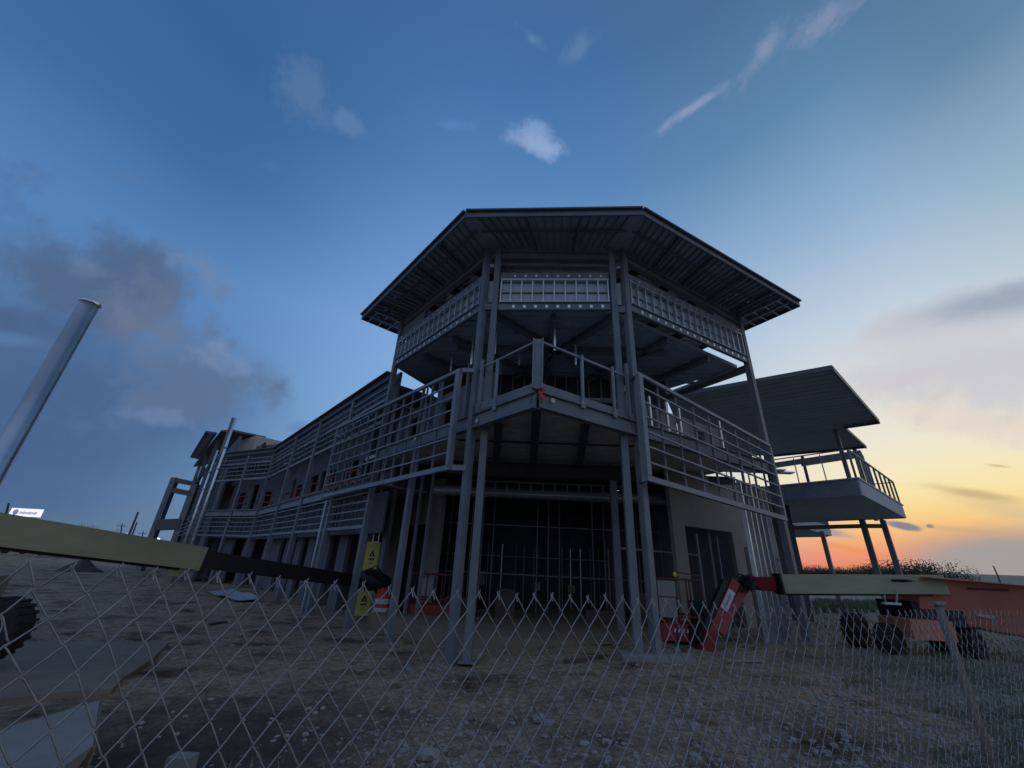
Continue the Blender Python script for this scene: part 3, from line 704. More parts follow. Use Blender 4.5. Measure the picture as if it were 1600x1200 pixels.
for x, w_, h_ in ((-2.4, .35, .9), (1.3, .5, .45), (4.8, .5, .6), (-.1, .4, .5), (3.2, .35, .4)):
    c_ = ci - nC * 9.25 + CH * x
    MB().box((c_.x, c_.y, .7 + h_ / 2), w_ * .6, .04, h_ * .6, (CH, nC, Z)).build('painted_glimpse', BOARD, B)  # pale board painted in for glimpses of the bright outside
for x in (-1.9, 1.9):
    c_ = ci - nC * 3.6 + CH * x * 1.1; column(c_, .1, 4.9, .2, STEEL, CH)

# ------------------------------------------------------------------ left wing
zp = 8.0
Ws = [11.15, 15.3, 19.4, 24.4]
for i, s_ in enumerate(Ws):
    column(PL(s_), -.3, 7.75, .2, STEEL, L)
column(PL(11.7), -.3, 3.7, .18, GALV, L)
K = PL(24.4)
J = G(318, 803, 3.93)
D2 = (J - K).normalized(); n2 = Vector((-D2.y, D2.x, 0)); n2 = n2 if n2.dot(K) < 0 else -n2
len2 = (J - K).length
def P2F(s, z=0, o=0): return K + D2 * s + n2 * o + Z * z
wing_walls = [(PL, 8.6, 24.4, L, nL), (P2F, 0, len2, D2, n2)]
for PF, s0, s1, X, nn in wing_walls:
    par = MB(); par.bar(PF(s0 if PF is not PL else 7.75, zp - .1, 0), PF(s1, zp - .1, 0), .16, .24); par.bar(PF(s0 if PF is not PL else 7.75, zp + .04, .08), PF(s1, zp + .04, .08), .3, .04)
    par.build('parapet', FASC, B)
    MB().bar(PF(s0 if PF is not PL else 7.75, 7.65, -.35), PF(s1, 7.65, -.35), .1, 1.1).build('parapet_wall', BOARDV, B)
    up = MB(); up.bar(PF(s0 - (.8 if PF is PL else 0), 6.12, 0), PF(s1, 6.12, 0), .12, .12); uo = up.build('louvre_screen', STEELL, B)
    for k in range(5):
        MB().bar(PF(s0 - (.8 if PF is PL else 0), 6.42 + k * .27, .02), PF(s1, 6.42 + k * .27, .02), .05, .05).build('louvre_rail', STEELL, uo)
    ibeam(PF(s0 - .9 if PF is PL else 0, 3.95, 0), PF(s1, 3.95, 0), .32, .16, STEELL, B)
    MB().bar(PF(s0 - .9 if PF is PL else 0, 4.14, .03), PF(s1, 4.14, .03), .2, .05).build('edge_trim', STEEL, B)
    lo = MB(); lo.bar(PF(s0 - .9 if PF is PL else 0, 2.6, 0), PF(s1, 2.6, 0), .1, .1); loo = lo.build('louvre_screen', STEELL, B)
    for k in range(4):
        MB().bar(PF(s0 - .9 if PF is PL else 0, 2.86 + k * .27, .02), PF(s1, 2.86 + k * .27, .02), .04, .045).build('louvre_rail', STEELL, loo)
    MB().bar(PF(s0 - .3, 3.2, -.9), PF(s1, 3.2, -.9), .06, 1.4).build('spandrel', BOARDV, B)
    s_ = s0 + .3
    while s_ < s1 - .2:
        MB().box(PF(s_, 3.25, -.45), .04, .08, 1.35, (X, nn, Z)).build('stud', STEEL, B); MB().box(PF(s_ + .2, 6.85, -.25), .04, .06, 1.3, (X, nn, Z)).build('stud', STEEL, B); s_ += R_.choice((.4, .4, .62, .8))
    # recessed upper wall with windows
    hs = []; s_ = s0 + .9
    while s_ < s1 - 1.4: q_ = R_.uniform(-.15, .2); hs.append((s_, s_ + 1.15 + q_, 4.2, 5.6 + q_)); hs.append((s_ + 1.5, s_ + 2.2 + q_, 4.2, 5.85 - q_)); s_ += 4.15 / 1.5
    wall(PF, s0, s1, 4.15, 7.2, -1.2, X, nn, hs, BOARDV)
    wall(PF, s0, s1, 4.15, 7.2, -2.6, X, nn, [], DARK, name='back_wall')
    hs = []; s_ = s0 + .3
    while s_ < s1 - 1.2: hs.append((s_, s_ + 1.1, -.3, 2.75)); s_ += 2.05
    wall(PF, s0, s1, -.3, 4.1, -1.3, X, nn, hs, BOARDV)
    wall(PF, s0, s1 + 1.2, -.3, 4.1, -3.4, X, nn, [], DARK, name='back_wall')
    MB().bar(PF(s0, 4.12, -1.6), PF(s1, 4.12, -1.6), 2.0, .05).build('floor_deck', DECK, B)
    MB().bar(PF(s0, 7.25, -1.4), PF(s1, 7.25, -1.4), 2.4, .05).build('ceiling_deck', DECK, B)
    # orange safety rails across the openings
    s_ = s0 + .5
    while s_ < s1 - .8:
        so_ = MB()
        for z in (4.75, 5.2): so_.bar(PF(s_, z, -1.05), PF(s_ + 1.7, z + .03, -1.05), .04, .05)
        so_.box(PF(s_ + .95, 4.85, -1.03), .13, .04, .95, (X, nn, Z)); s_ += 2.77
        so_.build('safety_rail', ORNG, B)
for s_ in (2.6,): column(P2F(s_), -.3, 7.7, .18, STEEL, D2)
column(P2F(len2 - .1), -.3, 7.7, .2, STEEL, D2)
# set back cream penthouse volume behind the wing
q = [G(413, 683, 10.6), G(449, 692, 10.6)]
pn = (q[1] - q[0]).normalized(); pin = Vector((-pn.y, pn.x, 0)); pin = pin if pin.y > 0 else -pin
e0, e1 = q[0] - pn * .6, q[1] + pn * 4
MB().prism([(p.x, p.y) for p in (e0, e1, e1 + pin * 4, e0 + pin * 4)], 7.0, 10.6).build('penthouse', mat('cream_render', (.42, .40, .36), .85, 0, .08, 1), B)
# twin tower at the far end of the wing
fz = 10.8
def GF(u, v, z=fz): return G(u, v, z)
fr_ = [GF(345, 674), GF(364, 673.5), GF(415, 684), GF(405, 707), GF(352, 712), GF(318, 728), GF(302, 729), GF(322, 702)]
fo = MB().prism([(p.x, p.y) for p in fr_], fz - .03, fz + .12).build('far_tower_roof', FASC, B)
la = [GF(323, 675), GF(337, 677), GF(309, 716), GF(299, 714)]
for i in range(4): MB().bar(la[i] + Z * fz, la[(i + 1) % 4] + Z * fz, .2, .15).build('trellis_frame', FASC, fo)
ls = MB()
for i in range(1, 17):
    t_ = i / 17; ls.bar(la[0].lerp(la[3], t_) + Z * fz, la[1].lerp(la[2], t_) + Z * fz, .35, .12)
ls.build('trellis_slats', FASC, fo)
fw0 = G(312, 728, fz - .2); fw1 = J + D2 * .3; fdir = (fw1 - fw0).normalized(); fn = Vector((-fdir.y, fdir.x, 0)); fn = fn if fn.dot(fw0) < 0 else -fn
flen = (fw1 - fw0).length
def PFa(s, z=0, o=0): return fw0 + fdir * s + fn * o + Z * z
hs = []
k = 0
while 1.0 + k * 3.0 < flen - 2: hs += [(1.0 + k * 3.0, 2.6 + k * 3.0, 4.4, 6.6), (.8 + k * 3.0, 2.2 + k * 3.0, .2, 3.0)]; k += 1
wall(PFa, 0, flen, -.3, 9.6, -.8, fdir, fn, hs, BOARDV)
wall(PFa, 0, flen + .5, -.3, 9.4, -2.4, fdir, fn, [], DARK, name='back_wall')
for s_ in (0, flen * .33, flen * .66, flen): column(PFa(s_), -.3, fz, .3, STEEL, fdir)
for z in (4.2, 8.3): ibeam(PFa(0, z), PFa(flen, z), .4, .2, STEEL)
for z in (2.8, 3.1, 3.4, 3.7): MB().bar(PFa(0, z, .1), PFa(flen, z, .1), .05, .07).build('louvre_rail', STEELL, B)
# wall above segment two, under the far roof
MB().bar(P2F(.5, 8.4, -2.2), P2F(len2, 8.4, -2.2), .2, 1.6).build('parapet_wall', BOARDV, B)
# open portal frame at the far left
fy = (fw0 - G(272, 748, 8)).length
a_ = fw0 + (-fdir) * 0; d3 = (G(272, 748, 8.0) - G(300, 755, 8.0)); 
pA = fw0.lerp(G(272, 748, 8.0), .0)
zcF = (fw0 - CAM).dot(CF) + 0
def FR(u, v): return atz(u, v, 38.0)
t1, t2, b1 = FR(273, 750), FR(307, 757), FR(238, 836)
MB().bar(t1, t2, .5, .4).build('portal_beam', FASC, B); MB().bar(t1 - Z * .9, t2 - Z * .9, .5, .45).build('portal_beam', FASC, B)
MB().bar((t1.x, t1.y, t1.z + .2), (t1.x, t1.y, -.4), .5, .5).build('column', STEEL, B)
l1 = FR(246, 822); l2 = FR(290, 826)
MB().bar(Vector((t1.x, t1.y, l1.z)), Vector((t2.x, t2.y, l1.z + .2)), .6, .9).build('portal_beam', FASC, B)
MB().bar((t2.x, t2.y, t2.z), (t2.x, t2.y, -.4), .5, .5).build('column', STEEL, B)

# ------------------------------------------------------------------ right rear wing: canopy roofs and balcony
zc_ = 10.2
def canopy(px, z, name, m=DECK, th=.1):
    pts = [G(u, v, z) for u, v in px]
    o = MB().prism([(p.x, p.y) for p in pts], z, z + th).build(name, m, B)
    return o, pts
c1o, k1 = canopy([(1040, 620), (1300, 573.5), (1373, 657), (1318, 665), (1314, 674), (1212, 711), (1080, 716)], zc_, 'rear_roof', CANO)
c2o, k2 = canopy([(1290, 668), (1320, 667), (1353, 697), (1208, 711), (1150, 712)], 10.19, 'rear_roof', CANO, .08)
MB().bar(k1[1] + Z * (zc_ - .05), k1[2] + Z * (zc_ - .05), .06, .25).bar(k1[0] + Z * (zc_ - .02), k1[1] + Z * (zc_ - .02), .06, .2).bar(k1[2] + Z * (zc_ - .05), k1[3] + Z * (zc_ - .05), .06, .3).build('fascia', FASC, c1o)
MB().bar(k2[1] + Z * 10.12, k2[2] + Z * 10.12, .06, .2).bar(k2[2] + Z * 10.12, k2[3] + Z * 10.12, .06, .15).build('fascia', FASC, c2o)
rbb = MB()
for i in range(16):
    t_ = (i + .5) / 16; a = k1[1].lerp(k1[2], t_); d_ = (k1[0] - k1[1]); rbb.bar(a + d_ * .02 + Z * (zc_ - .004), a + d_ * .95 + Z * (zc_ - .004), .14, .02)
rbb.build('deck_rib', CANO, c1o)
# slot holes along the back fascia
sh = MB()
for i in range(9):
    p = k1[2].lerp(k1[3], .1 + i * .095); MB().box(p + Z * (zc_ - .06) - Vector((.04, .05, 0)), .16, .02, .06).build('slot', GALVB, c1o)
dz = 4.7
C1, C2 = G(1346, 774, dz), G(1414, 810, dz)
dD = (C2 - C1).normalized(); dI = Vector((-dD.y, dD.x, 0))
C3, C4 = C2 + dI * 4.9, C1 + dI * 4.9
do = MB().prism([(p.x, p.y) for p in (C1, C2, C3, C4)], dz + .02, dz + .5).build('balcony_deck', BOARDG, B)
fa = MB(); fa.bar(C1 - dI * .03 + Z * (dz + .30), C2 - dI * .03 + Z * (dz + .30), .06, .6); fa.build('fascia', BOARDG, do)
MB().bar(C4 - dD * .03 + Z * (dz + .30), C1 - dD * .03 + Z * (dz + .30), .06, .6).build('fascia', STEEL, do); MB().bar(C2 + dD * .03 + Z * (dz + .3), C3 + dD * .03 + Z * (dz + .3), .06, .6).build('fascia', STEEL, do)
MB().prism([(p.x, p.y) for p in (C1 - dI * .1 - dD * .1, C2 - dI * .1 + dD * .15, C3 + dD * .15, C4 - dD * .1)], dz + .61, dz + .66).build('floor_deck', DECK, do)
zd = dz + .66; zt = zd + 1.1
rl = MB()
rl.bar(C1 + Z * zt, C2 + Z * zt, .06, .06); rl.bar(C1 + Z * zt, C4 + Z * zt, .04, .04)
rl.bar(C2 + Z * (zt - .02), C3 + Z * (zt - .02), .04, .04)
rlo = rl.build('balcony_railing', STEEL, do)
ln = (C2 - C1).length
for i in range(9):
    p = C1 + dD * (ln * i / 8)
    MB().box((p.x, p.y, zd + .55), .07, .07, 1.1, (dD, dI, Z)).build('post', STEEL, rlo)
for i in range(1, 6):
    p = C1 + dI * (4.9 * i / 5.2)
    MB().box((p.x, p.y, zd + .5), .03 if i not in (3, 4) else .05, .05, 1.1 if i != 4 else 1.15, (dI, dD, Z)).build('post', STEEL, rlo)
def plumb(px_top, z_top, z_bot, w, name='column', m=STEEL, par=B):
    p = G(px_top[0], px_top[1], z_top); MB().box((p.x, p.y, (z_top + z_bot) / 2), w, w, z_top - z_bot, (dD, dI, Z)).build(name, m, par); return p
# columns standing on the balcony up to the canopy
for (u, v, zt_, w_) in ((1305, 672, 10.15, .2), (1335, 702, 9.95, .2), (1346, 712, 9.95, .2), (1253, 712, 9.95, .16)):
    p = G(u, v, zt_); MB().box((p.x, p.y, (zd + zt_) / 2), w_, w_, zt_ - zd, (dD, dI, Z)).build('column', STEEL, B)
# far header beam seen under the canopy
fb0, fb1 = atz(1205, 728, 24), atz(1258, 720, 24)
MB().bar(fb0, fb1, .2, .3).bar(atz(1252, 723, 24), atz(1345, 709, 24), .2, .42).build('roof_beam', STEEL, B)
# legs below
pA = plumb((1347, 813), dz, -.2, .24); pB = plumb((1379, 813), dz, -.2, .22); pC = plumb((1284, 830), dz, -.2, .22)
MB().bar(pB + Z * 4.42, pA + Z * 4.42, .1, .2).bar(pA + Z * 4.42, pA + (pA - pB).normalized() * 3.4 + Z * 4.3, .1, .2).build('brace_beam', STEEL, B)
# second balcony further along
E1, E2, E3, E4 = G(1236, 819, dz), G(1298, 837, dz), G(1292, 839, dz), G(1236, 840, dz)
d2o = MB().prism([(p.x, p.y) for p in (E1, E2, E3, E4)], dz, dz + .5).build('balcony_deck', BOARDG, B)
MB().bar(E1 - dI * .04 + Z * (dz + .3), E2 - dI * .04 + Z * (dz + .3), .06, .66).build('fascia', BOARDG, d2o)
for i in range(6):
    p = E2.lerp(E1, i * .06); MB().box((p.x, p.y, dz + 1.2), .09, .09, 1.3).build('post', STEEL, d2o)
pD = G(1288, 838, dz)
# rear wing back wall (dark) that closes the tower on the far side
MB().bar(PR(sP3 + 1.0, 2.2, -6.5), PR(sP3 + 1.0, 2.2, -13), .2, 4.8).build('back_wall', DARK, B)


# ------------------------------------------------------------------ chain link fence in front of the camera
FP = [(-2.2, -.35), (-1.42, .20), (-1.08, .45), (-.70, .70), (-.46, .84), (-.14, 1.0), (.10, 1.10), (.35, 1.20), (.62, 1.345), (.90, 1.50), (1.22, 1.63), (1.55, 1.77), (2.3, 2.12), (3.3, 2.6), (5.0, 3.4), (7.5, 4.6)]
seg = [0.0]
for a, b_ in zip(FP, FP[1:]): seg.append(seg[-1] + math.hypot(b_[0] - a[0], b_[1] - a[1]))
def fpt(s):
    s = max(0, min(seg[-1] - 1e-4, s))
    for i in range(len(seg) - 1):
        if s <= seg[i + 1]:
            t_ = (s - seg[i]) / (seg[i + 1] - seg[i]); p0 = FP[max(i - 1, 0)]; p1 = FP[i]; p2 = FP[i + 1]; p3 = FP[min(i + 2, len(FP) - 1)]
            f_ = lambda a, b_, c, d: .5 * (2 * b_ + (c - a) * t_ + (2 * a - 5 * b_ + 4 * c - d) * t_ ** 2 + (3 * b_ - a - 3 * c + d) * t_ ** 3)
            x, y = f_(p0[0], p1[0], p2[0], p3[0]), f_(p0[1], p1[1], p2[1], p3[1])
            return Vector((x, y, 0)), Vector((p2[0] - p1[0], p2[1] - p1[1], 0)).normalized()
def ftop(x):      # level of the sagging top edge
    pts = [(-2, 1.64), (-1.08, 1.626), (-.7, 1.620), (-.46, 1.610), (-.13, 1.592), (.35, 1.588), (.9, 1.565), (1.55, 1.56), (3, 1.58), (8, 1.6)]
    for (x0, z0), (x1, z1) in zip(pts, pts[1:]):
        if x <= x1: return z0 + (z1 - z0) * max(0, (x - x0)) / (x1 - x0)
    return 1.6
fence = thing('chain_link_fence', 'sagging chain link fence mesh without a top rail, close in front of the building site', 'fence', (0, 1.05, 0))
WD, HD = .0252, .0705
nw = int(seg[-1] / (WD)); fm = MB()
def wire_pt(s, z, side, col):
    p, d = fpt(s); n_ = Vector((d.y, -d.x, 0))
    wob = mnoise.noise(Vector((s * 1.7, z * 1.7, 3))) * .02 + mnoise.noise(Vector((s * 9, z * 9, 7))) * .004
    q = p + n_ * (wob + side * .0016); j = Vector((mnoise.noise(Vector((s * 13, z * 11, 1))) * .004, 0, mnoise.noise(Vector((s * 11, z * 13, 5))) * .004))
    return Vector((q.x, q.y, z)) + j
for i in range(nw):
    s0 = i * WD; p, d = fpt(s0); near = p.x < 2.4
    zt_ = ftop(p.x) + mnoise.noise(Vector((i * .7, 0, 0))) * .006
    pts = []
    nrow = 46 if near else 46
    for j in range(nrow):
        e = 1 if (j + i) % 2 else -1
        z = zt_ - j * HD / 2
        if z < .03: break
        s_ = s0 + e * WD * .5
        if near and j > 0:
            pts.append(wire_pt(s_ - e * .0028, z + .004, e, i)); pts.append(wire_pt(s_ + e * .0012, z, -e, i)); pts.append(wire_pt(s_ - e * .0028, z - .004, e, i))
        else: pts.append(wire_pt(s_, z, e, i))
    # knuckled end at the top
    if near and i % 2 == 0:
        top = pts[0]; pts = [top + Vector((R_.uniform(.0, .006), 0, -.012)), top + Vector((-.003, 0, .004)), top + Vector((.002, .001, .008))] + pts
    fm.tube(pts, .0014 if p.x < .5 else .0013, 5 if p.x < .5 else 4, False)
fm.build('fence_mesh', WIRE, fence, smooth=True)
# fence posts: a thick bright terminal post leaning over the camera and a thinner one to the right
pb, pt_ = atz(0, 725, 1.05), atz(139, 477, 1.42)
dv = atz(140, 475, 1) - CAM
h_ = 1.15
base = CAM + dv * h_
xx, yy = base.x, base.y
tp = Vector((xx, yy, base.z)); gp = Vector((xx, yy, -.2))
post = MB(); rr = .0225
post.lathe(gp, [(rr, 0), (rr, (tp - gp).length), (rr - .004, (tp - gp).length), (rr - .004, (tp - gp).length - .15)], 96)
k_ = len(post.v)
PIPE = mat('galvanised_pipe', (.56, .58, .62), .34, 1.0, .12, 2, 0, 25, vscale=(1, 1, 4))
po = post.build('fence_post', PIPE, None)
for pl in po.data.polygons: pl.use_smooth = len(pl.vertices) == 4 and abs(pl.normal.z) < .5
tag(po, 'thick shiny round steel post rising past the left edge, open at the top', 'post')
MB().lathe(tp - Z * .001, [(rr + .0015, 0), (rr + .0015, .006), (rr - .004, .006), (rr - .004, 0)], 40).build('rim', PIPE, po)
q0 = atz(1466, 945, 2.9)
zpt = q0.z
pr_ = MB().tube([(q0.x, q0.y, terr(q0.x, q0.y) - .05), (q0.x, q0.y, zpt)], .024, 14).build('fence_post', SLABM, None, smooth=True)
tag(pr_, 'slim grey round post with a flat cap standing in front of the red lift body', 'post')
MB().box((q0.x, q0.y, zpt + .01), .075, .06, .02).build('post_cap', CONC, pr_)

# ------------------------------------------------------------------ boom lifts
def wheel(c, r, w, axis, par, hub=WHITE):
    c = Vector(c); axis = Vector(axis).normalized()
    o = MB().lathe(c - axis * w / 2, [(r * .6, 0), (r * .92, .0), (r, w * .15), (r, w * .85), (r * .92, w), (r * .6, w)], 28, axis).build('wheel', TYRE, par, smooth=False)
    MB().lathe(c - axis * (w / 2 + .01), [(r * .2, -.02), (r * .5, .02), (r * .6, .0), (r * .6, w + .02), (r * .5, w), (r * .2, w + .04)], 20, axis).build('rim', hub, o)
    lug = MB(); ref = axis.cross(Z).normalized()
    for k in range(22):
        t_ = 2 * math.pi * k / 22; rd = ref * math.cos(t_) + axis.cross(ref) * math.sin(t_)
        lug.box(c + rd * (r - .008), .05, w * .95, .045, (rd, axis, rd.cross(axis)))
    lug.build('tread', TYRE, o)
    return o
def basket(cx, X, Y, base, w, dpt, h, par, m=RED, txt=None):
    """work platform: floor tray, toe board, rails, console"""
    c = Vector(cx)
    fl_ = MB().box(c + Z * (base + .06), w, dpt, .12, (X, Y, Z)); o = fl_.build('platform', m, par)
    for s_ in (-1, 1): MB().box(c + Y * s_ * (dpt / 2 - .01) + Z * (base + .22), w, .03, .26, (X, Y, Z)).build('toe_board', m, o)
    for zz in (.5, h): 
        r_ = MB()
        cs = [c + X * a * w / 2 + Y * b2 * dpt / 2 + Z * (base + zz) for a, b2 in ((-1, -1), (1, -1), (1, 1), (-1, 1))]
        r_.tube(cs + [cs[0]], .022, 8); r_.build('guard_rail', REDD, o)
    for a in (-1, -.33, .33, 1):
        for b2 in (-1, 1):
            p = c + X * a * w / 2 + Y * b2 * dpt / 2; MB().tube([p + Z * base, p + Z * (base + h)], .02, 8).build('post', REDD, o)
    return o
# left machine: body outside the frame, boom reaching over to its platform in the building
BL0, BL1, BL2 = atz(0, 829, 6.1), atz(313, 872, 8.55), atz(556, 908, 12.9)
dB = (BL2 - BL0).normalized(); bm0 = BL0 - dB * 1.1
lift = thing('boom_lift', 'boom lift with beige and black telescopic boom reaching from the left edge into the tower', 'boom lift', (-8.3, 6.2, 0))
upB = Z
mid = BL0 + dB * ((BL1 - BL0).dot(dB))
MB().bar(bm0, mid, .34, .43).build('outer_boom', BEIGE, lift)
MB().bar(mid - dB * .02, mid + dB * .05, .37, .46).build('boom_collar', BEIGE, lift)
MB().bar(mid - dB * .5 - Z * .3, mid - dB * .02 - Z * .3, .1, .14).build('bracket', BEIGE, lift)
MB().bar(mid + dB * .05, BL2, .26, .345).build('inner_boom', BLACK, lift)
MB().bar(bm0 - Z * .235, mid - Z * .235 - dB * .3, .12, .05).build('cable_tray', BLACK, lift)
MB().bar(bm0 + Z * .225, mid + Z * .225, .3, .012).build('boom_top_plate', BEIGE, lift)
bk0 = atz(577, 905, 13.1); bk1 = atz(603, 945, 13.2)
jo = MB(); jo.tube([atz(556, 908, 12.9), bk0, atz(598, 912, 13.15), bk1, atz(604, 975, 13.2)], [.2, .34, .3, .22, .18], 12); jo.build('boom_head', BLACK, lift, smooth=True)
hz_ = MB()
for k in range(5): hz_.tube([atz(566 + k * 4, 893 + k * 2, 12.9), atz(590 + k * 3, 884 + k * 5, 12.85), atz(600 + k, 915 + k * 6, 12.9)], .025, 6)
hz_.build('hoses', BLACK, lift)
gbl = gz(678, 974, -.05)
Xb = Vector((1, -.15, 0)).normalized(); Yb = Z.cross(Xb)
pl_ = basket((gbl.x, gbl.y, 0), Xb, Yb, .12, 1.5, .8, 1.2, lift)
MB().bar(atz(604, 968, 13.2), (gbl.x - .6, gbl.y, .3), .14, .18).build('jib', BLACK, lift)
MB().box(Vector((gbl.x - .35, gbl.y, .95)), .5, .25, .5, (Xb, Yb, Z)).build('control_box', CARP, lift)
# counterweight end and wheels of the left machine just at the frame edge
wl = gz(-52, 1046, -.1)
wheel((wl.x + .0, wl.y + .1, .40), .43, .36, (.12, -1, 0), lift)
wheel((wl.x - 2.4, wl.y + .9, .42), .47, .38, (.35, -1, 0), lift)
MB().box((wl.x - 3.0, wl.y + .6, .85), 3.0, 1.2, .4, (Vector((1, .3, 0)).normalized(), Vector((-.3, 1, 0)).normalized(), Z)).build('chassis', BEIGE, lift)
MB().box((wl.x - 3.3, wl.y + .3, 1.5), 2.2, 1.2, .8, (Vector((1, .3, 0)).normalized(), Vector((-.3, 1, 0)).normalized(), Z)).build('engine_cover', REDH, lift)

# right machine
lr = thing('boom_lift', 'red boom lift at the right edge with level beige boom and folded red jib', 'boom lift', (11.6, 10.8, .2))
r0, r1, r2 = atz(1160, 914, 9.95), atz(1211, 912, 9.9), atz(1450, 913, 9.7)
dR = (r2 - r1).normalized()
MB().bar(r1, r2 + dR * .3, .3, .41).build('outer_boom', BEIGE, lr)
MB().bar(r1 - Z * .225 + dR * .2, r2 - Z * .225, .1, .05).build('cable_tray', BLACK, lr)
MB().extr([atz(1391, 905, 9.5), atz(1412, 905, 9.5), atz(1432, 908, 9.5), atz(1412, 910, 9.5), atz(1393, 909, 9.5)], Vector((0, -.012, 0))).build('dark_smear', BLACK, lr)
jr = MB(); jr.extr([atz(1211, 901, 9.75), atz(1214, 925, 9.75), atz(1192, 923, 9.75), atz(1178, 912, 9.75), atz(1180, 902, 9.75)], Vector((0, .3, 0))); jr.build('boom_nose', RED, lr)
MB().bar(r1 - dR * .03 + Vector((0, -.15, 0)), r1 + dR * .02 + Vector((0, -.15, 0)), .34, .46).build('boom_collar', BLACK, lr)
kn = MB().lathe(atz(1166, 912, 9.85) - Vector((0, .18, 0)), [(.05, 0), (.14, .02), (.14, .3), (.05, .32)], 14, (0, 1, 0)); kn.build('knuckle', BLACK, lr)
hs_ = MB()
for k in range(7):
    a = atz(1150 + k * 3, 905 + R_.uniform(-3, 6), 9.7); b_ = atz(1170 + R_.uniform(-6, 8), 900 + R_.uniform(-4, 4), 9.62); c_ = atz(1166 + R_.uniform(-8, 8), 922 + R_.uniform(-2, 7), 9.66)
    hs_.tube([a, (a + b_) / 2 + Z * .06, b_, (b_ + c_) / 2 - Vector((0, .05, 0)), c_], .017, 6)
hs_.build('hoses', BLACK, lr)
j0a, j0b = atz(1146, 908, 9.75), atz(1105, 1000, 9.05)
j1a, j1b = atz(1162, 918, 9.85), atz(1122, 988, 9.1)
MB().bar(j0a, j0b, .2, .24, (0, -1, 0)).build('jib', RED, lr)
MB().bar(j1a, j1b, .18, .16, (0, -1, 0)).build('jib', RED, lr)
MB().bar(j0a - Vector((.22, .02, 0)), j0b - Vector((.2, .02, 0)), .12, .16, (0, -1, 0)).build('lift_cylinder', BLACK, lr)
MB().bar(j0b + Vector((.05, -.05, .2)), j0b + Vector((-.1, -.05, -.22)), .22, .34, (0, -1, 0)).build('jib_foot', RED, lr)
cl = j0a.lerp(j0b, .33) + Vector((0, -.13, 0)); jd = (j0b - j0a).normalized()
MB().box(cl, .5, .015, .17, (jd, Vector((0, 1, 0)), jd.cross(Vector((0, 1, 0))))).build('decal', WHITE, lr)
MB().box(cl - Vector((0, .01, 0)), .28, .01, .05, (jd, Vector((0, 1, 0)), jd.cross(Vector((0, 1, 0))))).build('decal_print', CARP, lr)
gb = gz(1074, 1008, .2); Xr = Vector((1, -.08, 0)).normalized(); Yr = Z.cross(Xr)
bo = basket((gb.x, gb.y + .45, 0), Xr, Yr, .26, 1.05, .85, 1.3, lr)
tz = Vector((gb.x + .02, gb.y + .45 - .425 - .022, .42)) - Yr * 0
MB().box((gb.x, gb.y + .03, .47), 1.03, .02, .26, (Xr, Yr, Z)).build('toe_board', RED, bo)
for k in range(6): MB().bar(Vector((gb.x - .26 + k * .1, gb.y + .01, .44)) , Vector((gb.x - .23 + k * .1, gb.y + .01, .52)), .02, .035).build('painted_mark', WHITE, bo)
MB().box((gb.x - .35, gb.y + .1, 1.35), .42, .25, .34, (Xr, Yr, Z)).build('control_box', BOARD, lr)
MB().box((gb.x - .35, gb.y + .1, .95), .4, .22, .42, (Xr, Yr, Z)).box((gb.x - .15, gb.y + .3, .85), .12, .3, .5, (Xr, Yr, Z)).build('console_stand', BOARD, lr)
MB().bar((gb.x + .2, gb.y + .35, .3), j0b + Vector((-.05, .1, 0)), .35, .5).build('jib_mount', BLACK, lr)
MB().box((gb.x + .5, gb.y + .4, .75), .35, .3, .7, (Xr, Yr, Z)).build('rotator', BLACK, lr)
MB().bar((gb.x - .1, gb.y + .02, 1.72), (gb.x + .55, gb.y + .02, 1.66), .03, .03).build('guard_rail', REDD, lr)
MB().lathe((gb.x - .12, gb.y, 1.62), [(.03, 0), (.045, .05), (.03, .1)], 10).build('beacon', YEL, lr)
# red body with chamfered end, turret and chassis
def px3(u, v, zc): return atz(u, v, zc)
bod = MB()
bx0 = px3(1437, 908, 9.6); bxt = bx0.z
pr = [(1437, 903), (1500, 904), (1640, 921), (1640, 1002), (1560, 986), (1500, 974), (1460, 964), (1437, 952)]
bod.extr([px3(u, v, 9.6) for u, v in pr], Vector((.1, 1.1, 0))); bod.build('turret_cover', REDH, lr)
MB().extr([px3(u, v, 9.58) for u, v in ((1525, 958), (1553, 962), (1553, 967), (1525, 963))], Vector((0, -.02, 0))).build('decal', WHITE, lr)
MB().extr([px3(u, v, 9.58) for u, v in ((1512, 918), (1575, 921), (1575, 924), (1512, 921))], Vector((0, -.015, 0))).build('vent_slot', RED, lr)
tl = MB().bar(px3(1440, 902, 9.6), px3(1640, 919, 9.6), .5, .02); tl.build('cover_lid', REDH, lr)
c_ = gz(1450, 1032, .2)
MB().box((c_.x + .45, c_.y + .55, .78), .9, 1.0, .4, (Vector((1, -.1, 0)).normalized(), Vector((.1, 1, 0)).normalized(), Z)).build('chassis', REDH, lr)
MB().box((c_.x + .9, c_.y + .8, 1.1), 1.2, 1.0, .5).build('turret', BLACK, lr)
wheel((c_.x - .35, c_.y + .45, .5), .33, .34, (.5, -1, 0), lr, BLACK)
wheel((c_.x + 1.7, c_.y + .6, .5), .33, .34, (.5, -1, 0), lr, BLACK)
wheel((c_.x - .2, c_.y + 1.6, .58), .37, .34, (.5, -1, 0), lr, BLACK)
wheel((c_.x + 1.9, c_.y + 1.5, .58), .37, .34, (.5, -1, 0), lr, BLACK)
lk = MB(); lk.tube([px3(1402, 921, 9.5), px3(1401, 942, 9.5)], .018, 6).tube([px3(1382, 930, 9.5), px3(1384, 941, 9.5)], .012, 6).box(px3(1393, 943, 9.5), .38, .1, .05); lk.build('control_lever', WHITE, lr)

